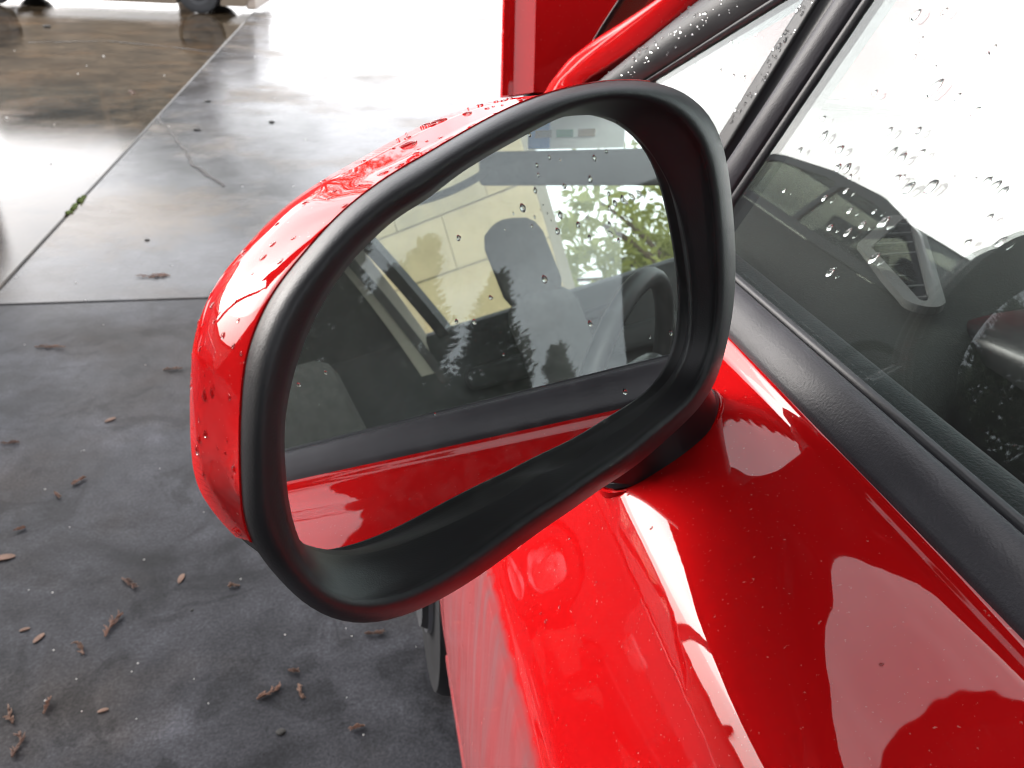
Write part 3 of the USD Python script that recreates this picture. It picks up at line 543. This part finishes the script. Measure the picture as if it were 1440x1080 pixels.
#@@REST
# ------------------------------------------------------------------ walls of blocks
wallm = [plain(f'cream_block_{k}', c, 0.8, bump=.5, bscale=60, vary=.12, vscale=4) for k, c in zip(('a', 'b', 'c'), ((.50, .42, .24), (.53, .45, .27), (.46, .40, .25)))]
mortar = plain('mortar', (.24, .22, .17), .9)
greyb = [plain(f'grey_block_{k}', c, 0.85, bump=.6, bscale=50, vary=.2, vscale=4) for k, c in zip(('a', 'b', 'c'), ((.52, .46, .40), (.46, .42, .38), (.56, .49, .43)))]
def block_wall(name, x, y0, y1, z1, bw, bh, face, mats, depth=.2, **kw):
    w = thing(name, **kw)
    xb = (x + .004, x + depth) if face < 0 else (x - depth, x - .004)
    obj('core', box(*xb, y0, y1, 0.001, z1 - .004), mortar, w, smooth=False)
    r = random.Random(3); nz = int(round(z1 / bh))
    for j in range(nz):
        y = y0 - (bw / 2 if j % 2 else 0)
        while y < y1 - .01:
            a, b = max(y, y0) + .005, min(y + bw, y1) - .005
            if b - a > .03:
                e = .012 + r.random() * .004; xs_ = (x - e, x + .03) if face < 0 else (x - .03, x + e)
                m = box(*xs_, a, b, j * bh + .006, (j + 1) * bh - .006); obj('block', m, mats[r.randrange(3)], w, smooth=False)
            y += bw
    obj('coping', box(x - depth * .7 if face < 0 else x - depth * 1.1, x + depth * 1.1 if face < 0 else x + depth * .7, y0 - .02, y1 + .02, z1, z1 + .06), mortar, w, smooth=False)
    return w
block_wall('block_wall', 4.6, -5.4, -1.45, 2.8, .80, .40, -1, wallm, label='cream block wall beyond the car, seen through its windows in the mirror', cat='wall')
block_wall('block_wall', -6.6, .6, 7.6, 1.5, .60, .30, 1, greyb, label='grey block wall mirrored in the red door panel', cat='wall')

# ------------------------------------------------------------------ carport overhead: ribbed sheet on a steel frame
sheet_m = plain('sheet_steel', (.16, .17, .17), .55, bump=.2, bscale=40, vary=.15, vscale=2); steel_m = plain('painted_steel', (.10, .11, .11), .5)
def carport(label, CX0, CX1, CY0, CY1, CZ, posts):
    port = thing('carport', label=label, cat='carport')
    xs = np.linspace(CX0, CX1, int((CX1 - CX0) * 110)); P_ = np.array([[(x, y, CZ + .03 * (y - CY0) + .018 * np.clip(1.6 * math.sin(2 * np.pi * x / .2), -1, 1)) for y in (CY0, CY1)] for x in xs])
    obj('roof_sheet', solidify(P_, .004, (0, 0, 1)), sheet_m, port, smooth=30)
    for y in np.arange(CY0 + .15, CY1, 1.0): obj('rafter', box(CX0 + .05, CX1 - .05, y - .04, y + .04, CZ - .16, CZ - .03), steel_m, port, smooth=False)
    for x, y in posts: obj('post', box(x - .05, x + .05, y - .05, y + .05, 0, CZ - .16), steel_m, port, smooth=False)
carport('ribbed steel carport roof spanning beyond the bonnet, dark in the paint', -4.7, 3.4, 3.75, 5.2, 3.95, [(-4.6, 3.95), (3.2, 4.9)])
carport('ribbed steel carport roof directly over the red car', -1.5, 3.5, -2.6, 1.65, 3.9, [(3.3, -2.4), (3.3, 1.4)])
# dark timber shed standing to the left
timber = plain('stained_timber', (.045, .035, .028), .7, bump=.6, bscale=40, vary=.4, vscale=5)
shed = thing('shed', label='dark timber shed seen only as a dark shape in the mirror', cat='shed')
obj('core', box(-3.9, -2.28, -.62, 1.30, .002, 3.20), timber, shed, smooth=False)
for k in range(16): obj('board', box(-2.28, -2.255, -.62 + k * .12 + .003, -.62 + (k + 1) * .12 - .003, .05, 3.18), timber, shed, smooth=False)
obj('roof', cat([box(-4.05, -2.16, -.70, 1.38, 3.205, 3.27)]), sheet_m, shed, smooth=False)
# ------------------------------------------------------------------ conifers
def leafm(name, c):
    return usdkit.material(stage, L(name), {'p': ('principled_bsdf', {'base_color': c, 'roughness': .6}), 't': ('translucent_bsdf', {'color': tuple(np.array(c) * 1.2)}), 'm': ('mix_closure', {'fac': .25})},
                           [('p.BSDF', 'm.closure1'), ('t.BSDF', 'm.closure2')], surface='m.closure')
leaf_dark = leafm('cypress_leaf', (.022, .032, .015)); leaf_yellow = leafm('bush_leaf', (.22, .24, .06)); leaf_mid = leafm('tree_leaf', (.055, .075, .028)); bark = plain('bark', (.10, .075, .055), .9, bump=.8, bscale=30)
def sprays(r, centres, dirs, sizes, k=7):
    V, F = [], []
    for c, d, s in zip(centres, dirs, sizes):
        d = d / np.linalg.norm(d); a = np.cross(d, r.normal(size=3)); a /= np.linalg.norm(a); b = np.cross(d, a)
        for j in range(k):
            o = c + d * s * (j / k) + (a * r.normal() + b * r.normal()) * s * .10
            q = d * .75 + (a * math.cos(j * 2.4) + b * math.sin(j * 2.4)) * .55 * (1 - j / k * .6); q /= np.linalg.norm(q)
            w = np.cross(q, r.normal(size=3)); w /= np.linalg.norm(w); l = s * (.55 - .3 * j / k)
            i = len(V); V += [o, o + q * l * .5 + w * l * .19, o + q * l, o + q * l * .5 - w * l * .19]; F += [[i, i + 1, i + 2], [i, i + 2, i + 3]]
    return np.array(V), np.array(F)
def conifer(name, h, rad, seed, low=.05, n=1700, **kw):
    r = np.random.default_rng(seed); t = thing(name, **kw)
    tr = obj('trunk', tube([(0, 0, 0), (.02, .01, h * .4), (-.02, .02, h * .75), (0, 0, h * .97)], [h * .022, h * .016, h * .008, h * .002], 8), bark, t)
    cs, ds, ss = [], [], []
    lobes = r.uniform(.75, 1.15, 9)
    for _ in range(n):
        z = low + (1 - low) * r.random() ** 1.15; th = r.uniform(0, 2 * np.pi); prof = rad * (1 - z) ** 1.0 * (1 + .25 * math.sin(z * 26 + 3 * math.sin(th))) * lobes[int(th / 2 / np.pi * 9) % 9]
        q = prof * r.uniform(.45, 1.0); cs.append((q * math.cos(th), q * math.sin(th), z * h)); ds.append(np.array([math.cos(th) * .55, math.sin(th) * .55, .9 + .5 * z])); ss.append(r.uniform(.35, .6) * h / 7 * (1.15 - .55 * z))
    for _ in range(26): cs.append((r.normal() * .03, r.normal() * .03, h * r.uniform(.90, .985))); ds.append(np.array([r.normal() * .18, r.normal() * .18, 1])); ss.append(r.uniform(.25, .5) * h / 7)
    obj('crown', sprays(r, np.array(cs), ds, ss), leaf_dark, t, smooth=False)
    return t
lab_c = 'dark conifer in the row mirrored in the car glass'; grp = 'row of conifers behind the photographer'
cA = conifer('conifer', 5.2, 1.0, 11, loc=(-3.0, -3.5, 0), label=lab_c, cat='tree', group=grp)
cB = conifer('conifer', 4.8, 1.05, 12, loc=(-3.75, -3.15, 0), label=lab_c, cat='tree', group=grp)
for k, (x, y, s, rz) in enumerate([(-4.3, -2.6, .80, 1.0), (-2.1, -4.3, 1.15, 2.0), (-1.1, -5.0, 1.1, 3.1), (-5.2, -2.4, .66, 4.0), (-3.4, -4.9, 1.1, .5), (.2, -5.6, 1.0, 2.6), (-4.6, -4.2, 1.0, 4.4), (1.6, -6.2, 1.1, 1.5), (3.0, -6.0, 1.0, .2), (-8.5, 3.0, .42, .9), (-9.0, 5.6, .40, 2.2), (-8.2, 7.4, .42, 4.2)]):
    dup((cA, cB)[k % 2], (x, y, 0), rz, s, name='conifer', label=lab_c, cat='tree', group=grp)

def crown_tree(loc, z0, z1, rad, seed, n, **kw):
    r = np.random.default_rng(seed); t = thing('bush' if z0 < 1 else 'broad_tree', loc=loc, **kw)
    obj('trunk', tube([(0, 0, 0), (.05, .02, z0 * .5), (-.03, .05, z0), (.05, 0, z1)], [.16, .13, .11, .03], 10), bark, t)
    cs, ds, ss = [], [], []
    for k in range(16):
        th = r.uniform(0, 2 * np.pi); q = r.uniform(.35, 1.0) * rad; e = np.array([q * math.cos(th), q * math.sin(th), r.uniform(z0 + .1, z1)])
        obj('limb', tube(spl([(0, 0, z0 - .4), (e[0] * .5, e[1] * .5, (z0 + e[2]) / 2 + .1), tuple(e)], 8), np.linspace(.06, .015, 8), 6), bark, t)
        for _ in range(n): o = r.normal(size=3) * np.array([.42, .42, .26]); cs.append(e + o); ds.append(np.array([o[0], o[1], .1 + r.normal() * .4]) + r.normal(size=3) * .3); ss.append(r.uniform(.20, .36))
    obj('crown', sprays(r, np.array(cs), ds, ss), leaf_yellow if z0 < 1 else leaf_mid, t, smooth=False); return t
bush = crown_tree((6.6, -1.0, 0), .7, 2.3, 1.2, 15, 34, label='leafy yellow-green bush beyond the wall end, seen through the car in the mirror', cat='bush')
crown_tree((-3.0, 18.6, 0), 2.2, 4.6, 2.2, 9, 60, label='tree behind the tan van, mirrored brown in the wet concrete', cat='tree')

# ------------------------------------------------------------------ parked vehicles
def vehicle(name, loc, rotz, Lc, W, H, body_m, glass_m, roofline, belt, wheels, wr, nose_z=.32, **kw):
    """Side profile (y along the length) lofted across the width with tumblehome; windows set into the cabin side."""
    t = thing(name, loc=loc, rotz=rotz, **kw)
    lower = Polygon([(-Lc / 2 + .08, nose_z), (-Lc / 2, nose_z + .12), (-Lc / 2 + .02, belt - .12), (-Lc / 2 + .12, belt)] + [(Lc / 2 - .10, belt - .02), (Lc / 2 - .01, belt - .25), (Lc / 2, nose_z + .15), (Lc / 2 - .1, nose_z)])
    for y in wheels: lower = lower.difference(Point(y, wr).buffer(wr + .05, 24))
    m = trimesh.creation.extrude_polygon(lower.buffer(-.03).buffer(.03), W, engine='earcut'); m.apply_translation((0, 0, -W / 2)); V = m.vertices.copy()
    m.vertices = np.c_[V[:, 2], V[:, 0], V[:, 1]]; trimesh.repair.fix_normals(m); b = obj('body', m, body_m, t, smooth=25)
    cab = np.array(roofline); ring = resample(np.vstack([cab, cab[:1]]), 90)[:-1]; n = len(ring); z = ring[:, 1]; w = W / 2 * (1 - .22 * np.clip((z - belt) / (H - belt), 0, 1) ** 1.2) - .03
    A, B = np.c_[w, ring], np.c_[-w, ring]; edge_in = lambda P, s: P.mean(0) + (P - P.mean(0)) * s
    gap = .10; keep = np.array([edge_in(ring, 1.0)])
    pol = Polygon(ring); cuts = []
    ys_ = np.linspace(ring[:, 0].min() + .1, ring[:, 0].max() - .1, 3)
    for a, c in zip(ys_[:-1], ys_[1:]): 
        q = pol.buffer(-.085).intersection(sbox(a + .03, belt + .03, c - .03, H))
        if not q.is_empty and q.geom_type == 'Polygon': cuts.append(q.buffer(-.03).buffer(.03))
    sidep = pol
    for q in cuts: sidep = sidep.difference(q)
    def lift(P, side, d=0.0): P = np.asarray(P); ww = W / 2 * (1 - .22 * np.clip((P[:, 1] - belt) / (H - belt), 0, 1) ** 1.2) - .03 + d; return np.c_[side * ww, P[:, 0], P[:, 1]]
    for side in (1, -1):
        sm = trimesh.creation.extrude_polygon(sidep, .03, engine='earcut'); vv = sm.vertices; P3 = lift(vv[:, :2], side); P3[:, 0] -= side * vv[:, 2]; sm = trimesh.Trimesh(P3, sm.faces, process=False); trimesh.repair.fix_normals(sm)
        obj('cabin_side', sm, body_m, t, smooth=25)
        for q in cuts:
            if q.is_empty: continue
            wm = trimesh.creation.extrude_polygon(q, .006, engine='earcut'); vv = wm.vertices; P3 = lift(vv[:, :2], side, -.012); P3[:, 0] -= side * vv[:, 2]; wm = trimesh.Trimesh(P3, wm.faces, process=False); trimesh.repair.fix_normals(wm)
            obj('side_window', wm, glass_m, t, smooth=False)
    roofpts = np.array([p for p in ring]); k0 = np.argmax(roofpts[:, 1] > belt + .02)
    up = roofpts[roofpts[:, 1] > H - .12]; up = up[np.argsort(up[:, 0])]
    Pq = np.stack([np.c_[np.full(len(up), 0), up]] * 9); 
    for i, s in enumerate(np.linspace(-1, 1, 9)): Pq[i, :, 0] = s * lift(up, 1)[:, 0]; Pq[i, :, 2] += .02 * (1 - s * s)
    obj('roof', solidify(Pq, .02, (0, 0, 1)), body_m, t, smooth=40)
    lo = [p for p in (roofpts[np.argmin(roofpts[:, 0])], roofpts[np.argmax(roofpts[:, 0])])]
    for nm, e, s in (('rear_window', up[0], lo[0]), ('windscreen', up[-1], lo[1])):
        Pq = np.array([[np.r_[sx * lift(np.array([s + (e - s) * q]), 1)[0, 0], s + (e - s) * q] for q in np.linspace(0, 1, 5)] for sx in np.linspace(-.96, .96, 7)]); obj(nm, solidify(Pq, .006, (0, .3, .9)), glass_m, t, smooth=40)
    for y in wheels:
        for side in (1, -1):
            pr = np.array([(.0, wr * .58), (.02, wr * .62), (.02, wr * .88), (.0, wr * .98), (-.06, wr), (-.18, wr), (-.20, wr * .9), (-.20, wr * .58)]); thh = np.linspace(0, 2 * np.pi, 40, endpoint=False)
            Pw_ = np.array([[(side * (W / 2 - .02 + a), y + bb * math.cos(q), wr + bb * math.sin(q)) for a, bb in pr] for q in thh]); wq = obj('wheel', grid(Pw_, closed_u=True, flip=side < 0), tyre_m, t, smooth=35)
            pr = np.array([(-.03, .001), (-.02, wr * .2), (-.035, wr * .45), (-.005, wr * .58)]); obj('rim', grid(np.array([[(side * (W / 2 - .02 + a), y + bb * math.cos(q), wr + bb * math.sin(q)) for a, bb in pr] for q in thh]), closed_u=True, flip=side < 0), tyre_m if name == 'van' else chrome, wq, smooth=35)
    for nm, y in (('front_bumper', Lc / 2), ('rear_bumper', -Lc / 2)): obj(nm, rbox(-W / 2 + .02, W / 2 - .02, y - .09, y + .07, nose_z - .04, nose_z + .17, .04), bumper_m if name == 'van' else plastic, t, smooth=40)
    for side in (1, -1):
        obj('headlight', rbox(side * (W / 2 - .22) - .14, side * (W / 2 - .22) + .14, Lc / 2 - .06, Lc / 2 + .01, belt - .34, belt - .20, .03), lamp_m, t, smooth=40)
        obj('tail_light', rbox(side * (W / 2 - .13) - .09, side * (W / 2 - .13) + .09, -Lc / 2 - .01, -Lc / 2 + .06, belt - .34, belt - .12, .03), tail_m, t, smooth=40)
    return t
bumper_m = plain('beige_bumper', (.28, .23, .19), .5, vary=.2); lamp_m = plain('lamp_lens', (.7, .7, .68), .1, coat_weight=1.0); tail_m = plain('tail_lens', (.35, .01, .01), .15, coat_weight=1.0)
darkp = plain('dark_paint', (.010, .010, .012), .4, coat_weight=1.0, coat_roughness=.02); tanp = plain('tan_paint', (.10, .075, .05), .5, coat_weight=.6, coat_roughness=.1, vary=.15, vscale=2)
roof_d = [(-1.75, .98), (-1.5, 1.30), (-1.05, 1.53), (-.45, 1.62), (.15, 1.61), (.62, 1.48), (1.02, 1.22), (1.25, .98)]
hatch = vehicle('parked_hatchback', (-3.35, 4.35, 0), math.pi, 3.7, 1.7, 1.62, darkp, hatch_glass, roof_d, .98, (-1.2, 1.2), .31, label='black hatchback parked alongside, mirrored in the side window', cat='car')
for x, y in ((-.36, -.25), (.36, -.25)):
    obj('seat', rbox(x - .22, x + .22, y - .1, y + .1, .55, 1.12, .06), dark_int, hatch, smooth=40); obj('headrest', rbox(x - .12, x + .12, y - .13, y - .03, 1.14, 1.30, .04), dark_int, hatch, smooth=40)
roof_v = [(-2.2, 1.15), (-2.15, 1.9), (-1.95, 2.12), (.6, 2.15), (1.15, 2.0), (1.75, 1.32), (1.85, 1.15)]
van = vehicle('van', (-3.75, 15.9, 0), -math.pi / 2 - .06, 4.9, 1.9, 2.15, tanp, tinted, roof_v, 1.15, (-1.55, 1.62), .33, nose_z=.13, label='tan van parked across the far end of the wet yard', cat='van')

# ------------------------------------------------------------------ litter on the concrete
twm = [plain(f'dry_needle_{k}', c, .75, vary=.3, vscale=60) for k, c in zip(('a', 'b', 'c'), ((.17, .085, .055), (.19, .11, .075), (.12, .065, .045)))]
twig_labels = ["stubby brown twig left of the mirror cap's foot, right one of a pair", "small brown twig left of the mirror cap's foot, left one of a pair", 'dark feathery twig level with the bottom of the red mirror cap', 'long brown twig with side needles on the lower left concrete', 'pale brown curved twig beside the long feathery one', "brown twig just under the mirror's lowest point", 'flat sprawling dry twig near the bottom of the picture, beside an upright one', 'upright tan twig beside the flat sprawling one near the bottom', 'tiny tan twig just above the upright one near the bottom', "dark stubby twig nearest the car's sill at the bottom", 'bushy brown twig at the left edge near the bottom corner', 'long bent brown twig in the bottom left corner', 'thin twig right of the corner twig at the bottom left', "small brown twig straight below the mirror cap's pointed end", 'thin pale twig at the left edge halfway down the dark slab', 'long dark twig on the pale slab just beyond the cross joint', 'tangled thin twig on the dark slab just this side of the cross joint', 'short upright brown twig near the brown puddle at the far left', 'tiny twig at the left edge, low on the dark slab', 'small twig close to the left side of the red mirror cap']
leaf_labels = ["round tan leaf scrap below the mirror cap's pointed end", 'pale brown leaf scrap on the lower left concrete beside a curved twig', 'pale leaf scrap high on the dark slab, alone', 'tiny leaf scrap near the left edge close to the crack', 'tiny leaf scrap lying by the crack at the bottom', 'tan leaf at the very left edge, low down']
clod_labels = ['small dark clod on the pale slab nearest the cross joint', 'dark clod on the pale slab beside the end of the wandering crack', 'dark clod farthest right on the pale slab', 'dark clod farthest from the camera on the pale slab', 'round dark pebble near the bottom between dry twigs', "tiny dark clod just below the mirror cap's pointed end", 'dark clod by the left edge of the far brown slab']
def twig(seed, length):
    r = np.random.default_rng(seed); n = 7; ang_ = np.cumsum(r.normal(size=n) * .22); p = np.cumsum(np.c_[np.cos(ang_), np.sin(ang_), np.zeros(n)] * length / n, 0); p -= p.mean(0); p[:, 2] = .0025 + .003 * r.random(n)
    ms_ = [tube(p, np.linspace(.0020, .0010, n), 6)]
    for k in range(18):
        i = r.integers(0, n - 1); q = p[i] + (p[i + 1] - p[i]) * r.random(); th = math.atan2(*(p[i + 1] - p[i])[[1, 0]]) + r.choice([-1, 1]) * r.uniform(.15, .6); l = length * r.uniform(.15, .38)
        ms_.append(tube([q, q + np.array([math.cos(th) * l * .5, math.sin(th) * l * .5, .006 * r.random()]), q + np.array([math.cos(th + .2) * l, math.sin(th + .2) * l, .002])], [.0012, .0016, .0006], 5))
    return cat(ms_)
spots = [((112, 677), .055), ((80, 697), .035), ((180, 820), .062), ((157, 882), .085), ((115, 914), .05), ((524, 892), .05), ((377, 977), .065), ((422, 972), .045), ((412, 945), .03), ((504, 1024), .035),
         ((15, 1010), .05), ((25, 1050), .07), ((66, 996), .04), ((330, 825), .035), ((17, 624), .06), ((220, 389), .16), ((65, 489), .11), ((185, 130), .25), ((30, 745), .03), ((240, 520), .07)]
for k, ((u, v), l) in enumerate(spots):
    p = onz(u, v); t = twig(100 + k, l * .8); t.apply_transform(trimesh.transformations.rotation_matrix(rng.uniform(0, 6.28), [0, 0, 1])); t.apply_translation(p)
    obj('dry_twig', t, twm[k % 3], label=twig_labels[k], cat='twig', group='dry twigs scattered on the concrete')
for k, (u, v, l) in enumerate([(255, 814, .03), (55, 898, .028), (155, 591, .035), (35, 886, .02), (145, 1000, .02), (5, 785, .05)]):
    p = onz(u, v); a = np.linspace(0, np.pi, 9); sh = np.r_[np.c_[np.cos(a), .42 * np.sin(a)], np.c_[np.cos(a[::-1][1:-1]), -.38 * np.sin(a[::-1][1:-1])]] * l / 2
    zz_ = .002 + .25 * np.abs(sh[:, 1]); Lp = np.c_[sh, zz_]; m = fan(Lp, np.array([0, 0, .005])); lo_ = m.copy(); lo_.vertices = lo_.vertices - [0, 0, .0012]; lo_.invert(); m = cat([m, lo_]); m.apply_transform(trimesh.transformations.rotation_matrix(rng.uniform(0, 6.28), [0, 0, 1])); m.apply_translation(p)
    obj('fallen_leaf', m, twm[1], label=leaf_labels[k], cat='leaf', group='fallen leaves on the concrete')
for k, (u, v, l) in enumerate([(207, 338, .012), (277, 183, .026), (382, 172, .022), (292, 143, .028), (395, 1030, .009), (270, 858, .004), (66, 38, .05)]):
    p = onz(u, v); m = trimesh.creation.icosphere(2, 1.0); m.vertices *= (1 + .25 * (meshkit.noise(m.vertices * 2 + k) - .5))[:, None]; m.apply_scale((l, l * .8, l * .35)); m.apply_translation(p + [0, 0, l * .2])
    obj('dark_clod', m, dirt, label=clod_labels[k], cat='clod', group='dark clods on the concrete')
gritm = plain('pale_grit', (.62, .60, .56), .6); V, F, o = [], [], 0; ico = trimesh.creation.icosphere(1, 1.0)
for k in range(90):
    u, v = rng.uniform(-10, 640), rng.uniform(40, 1075) ; p = onz(u, v); d_ = np.linalg.norm(p - C); l = d_ * rng.choice([.6, .8, 1.1, 1.7], p=[.4, .35, .2, .05]) / FPX
    V.append(ico.vertices * [l, l, l * .7] + p + [0, 0, l * .4]); F.append(ico.faces + o); o += len(ico.vertices)
obj('grit', (np.vstack(V), np.vstack(F)), gritm, smooth=True, label='pale specks of grit strewn over the wet concrete', cat='grit', kind='stuff')
mossm = plain('moss', (.07, .10, .015), .9, vary=.4, vscale=60); ms_ = []
for k in range(46):
    f = rng.random(); u, v = 80 + 32 * f + rng.normal() * 2, 303 - 28 * f; p = onz(u, v); p[0] = JX[2] + rng.normal() * .008; s = rng.uniform(.004, .011)
    m = trimesh.creation.icosphere(1, s); m.vertices *= rng.uniform(.7, 1.3, (len(m.vertices), 1)); m.apply_scale((1, 1, .8)); m.apply_translation(p + [0, 0, .003]); ms_.append(m)
obj('moss', cat(ms_), mossm, smooth=True, label='green moss tuft growing in the slab joint', cat='moss', kind='stuff')

# ------------------------------------------------------------------ rain
def drop_mesh(a, b, h, seed, n=14):
    """Bead of water: flat underneath, egg-shaped outline, long axis along local -y (downhill end fuller)."""
    r = np.random.default_rng(seed); th = np.linspace(0, 2 * np.pi, n, endpoint=False); wob = 1 + .20 * r.normal(size=n); wob = (wob + np.roll(wob, 1) + np.roll(wob, -1)) / 3
    R = np.c_[np.sin(th) * a * wob * np.where(np.cos(th) > 0, 1 - .5 * np.cos(th) ** 2, 1.0), np.cos(th) * b * wob]
    rings_ = [np.c_[R * s, np.full(n, z * h)] for s, z in ((.96, -.08), (1.0, .10), (.93, .45), (.74, .75), (.45, .94), (.15, 1.0))]
    return cat([grid(np.array(rings_), closed_v=True), fan(rings_[-1], flip=True), fan(rings_[0])])
def place(m, p, n, down=np.array([0, 0, -1.0])):
    n = n / np.linalg.norm(n); d = down - n * (down @ n)
    if np.linalg.norm(d) < .05: d = np.cross(n, [1, 0, 0])
    d /= np.linalg.norm(d); y = -d; x = np.cross(y, n); T = np.eye(4); T[:3, :3] = np.stack([x, y, n], 1); T[:3, 3] = p
    m = m.copy(); m.apply_transform(T); trimesh.repair.fix_normals(m); return m
wd = [(1287, 22, 4.2), (1328, 16, 2.5), (1295, 55, 2), (1285, 80, 2.4), (1395, 70, 4), (1230, 131, 3), (1312, 97, 2.4), (1313, 125, 5.5), (1346, 136, 3.2), (1371, 158, 3.6), (1158, 166, 2.4), (1195, 40, 1.8),
      (1158, 192, 4.2), (1181, 210, 4.6), (1191, 236, 4.6), (1178, 236, 4.2), (1195, 248, 2.6), (1250, 184, 3.2), (1291, 183, 3.2), (1255, 215, 4), (1268, 222, 4), (1296, 215, 3.2), (1277, 265, 5), (1262, 250, 3),
      (1310, 262, 5), (1270, 248, 2.2), (1160, 278, 3), (1190, 268, 2.4), (1195, 296, 2.6), (1167, 320, 4), (1192, 327, 3.4), (1212, 317, 3.4), (1243, 313, 5), (1388, 255, 4), (1399, 262, 4.2), (1410, 270, 3.6), (1371, 252, 1.6),
      (1392, 305, 2.4), (1362, 340, 2.6), (1230, 362, 4.4), (1168, 383, 4.4), (1408, 340, 3), (1103, 268, 1.8), (1124, 212, 3), (1340, 250, 1.8), (1229, 298, 2)]
for k, (u, v, s) in enumerate(wd):
    p = onglass(u, v, .0); s *= .00034 * 2.0; m = place(drop_mesh(s * .85, s * rng.uniform(1.3, 2.1), s * .62, 300 + k), p, gn(p[2]), np.array([0, .55, -1.0]))
    obj('raindrop', m, water, smooth=True, label='clear raindrop clinging to the side window', cat='raindrop', group='raindrops on the side window')
qd = [(1028, 60, 2.6), (1063, 48, 1.8), (1013, 100, 2.8), (1031, 108, 2.8), (1046, 110, 3), (1015, 112, 1.6), (1116, 25, 2.2), (1068, 22, 1.6), (1040, 20, 1.4), (995, 128, 1.6), (978, 92, 2.0)]
for k, (u, v, s) in enumerate(qd):
    p = onglass(u, v, .0); s *= .0006; m = place(drop_mesh(s * .7, s * rng.uniform(1.4, 2.1), s * .6, 400 + k), p, gn(p[2]), np.array([0, .2, -1.0]))
    obj('raindrop', m, water, smooth=True, label='clear raindrop clinging to the small quarter window', cat='raindrop', group='raindrops on the quarter window')
gd = [(745, 190, 2), (755, 232, 2.2), (788, 225, 1.6), (773, 221, 1.8), (757, 246, 2), (836, 222, 3), (853, 213, 2.2), (830, 252, 3), (794, 262, 2.6), (753, 268, 2.4), (735, 292, 4), (788, 302, 3), (813, 316, 3.4), (784, 325, 3.6), (829, 334, 2.6),
      (856, 272, 2.2), (865, 286, 3), (875, 279, 3), (857, 292, 2.2), (857, 315, 2.4), (870, 338, 2.6), (766, 392, 4), (830, 455, 3.6), (690, 418, 2.4), (642, 452, 2.2), (667, 452, 2.6), (708, 499, 1.6), (943, 468, 3), (914, 474, 2), (879, 551, 3.4), (612, 582, 1.4), (748, 318, 1.6),
      (420, 541, 1.6), (458, 524, 1.6), (645, 335, 2.6), (868, 170, 1.8), (760, 296, 1.2), (722, 300, 1.2), (770, 300, 1.3), (764, 288, 1.2), (752, 305, 1.4), (710, 322, 1.2), (775, 310, 1.1)]
for k, (u, v, s) in enumerate(gd):
    p = on(u, v, OG, NG); s *= .00056; m = place(drop_mesh(s * .9, s * rng.uniform(1.0, 1.5), s * .55, 500 + k), p, NG, np.array([.3, 0, -1.0]))
    obj('raindrop', m, water, smooth=True, label='clear raindrop on the mirror glass', cat='raindrop', group='raindrops on the mirror glass')
# beads on the black window frames and on the painted mirror cap: too many to count
def bead_mass(name, label, pts, smin, smax, seed, hh=.75):
    r = np.random.default_rng(seed); ms_ = []
    for k, (p, n) in enumerate(pts): s = r.uniform(smin, smax) * r.choice([.6, 1, 1.5], p=[.5, .38, .12]); ms_.append(place(drop_mesh(s * .85, s * r.uniform(1.0, 1.5), s * hh, 900 + k, 9), p, n))
    return obj(name, cat(ms_), water, smooth=True, label=label, cat='raindrops', kind='stuff')
pts = []
for k in range(130):
    f, w = rng.random() * 1.15, rng.uniform(.12, .85); a = np.array([842, 118]) + (np.array([987, 0]) - [842, 118]) * f; b = np.array([911, 112]) + (np.array([1095, 0]) - [911, 112]) * f; e = .016 * (1 - abs(2 * w - 1) ** 2.2)
    p = onglass(*a, .002) * (1 - w) + onglass(*b, .002) * w; n = gn(p[2]); tilt = (onglass(*b) - onglass(*a)); tilt /= np.linalg.norm(tilt); pts.append((p + n * e, n + tilt * (2 * w - 1) * .9))
bead_mass('rain_beads', 'many small rain beads along the front window pillar', pts, .0008, .0017, 21)
pts = []
for k in range(60):
    f, w = rng.random() ** .8 * 1.1, rng.uniform(.15, .85); a = np.array([1020, 187]) + (np.array([1138, 0]) - [1020, 187]) * f; b = np.array([1034, 203]) + (np.array([1160, 0]) - [1034, 203]) * f
    p = onglass(*a, .004) * (1 - w) + onglass(*b, .004) * w; n = gn(p[2]); pts.append((p + n * .003, n))
bead_mass('rain_beads', 'rain beads running down the flat strip between the windows', pts, .0008, .0018, 22)
pts = []; cp = grid(capP); trimesh.repair.fix_normals(cp); fc, fi = trimesh.sample.sample_surface(cp, 260, seed=4); out_ = cp.face_normals * np.sign(((cp.triangles_center - cen) * cp.face_normals).sum(1))[:, None]
for p, i in zip(fc, fi): pts.append((p, out_[i]))
bead_mass('rain_beads', 'rain beads standing on the red mirror cap', pts, .0009, .0026, 23, .36)
pts = []
for k in range(40):
    y = rng.uniform(.1, .95); i = rng.integers(20, len(sec) - 45); q = sec[i + 1] - sec[i]; n = np.array([q[1], 0, -q[0]]); n = n / np.linalg.norm(n); n = n if n[0] < 0 else -n; pts.append((np.array([sec[i, 0], y, sec[i, 1]]), n))
for k in range(60):
    y = rng.uniform(.2, .95); i = rng.integers(80, len(sec) - 5); q = sec[i + 1] - sec[i]; n = np.array([q[1], 0, -q[0]]); n = n / np.linalg.norm(n); n = n if n[0] < 0 else -n; pts.append((np.array([sec[i, 0], y, sec[i, 1]]), n))
bead_mass('rain_beads', 'few scattered rain beads on the lower red door', pts[::2], .0009, .0022, 24, .5)
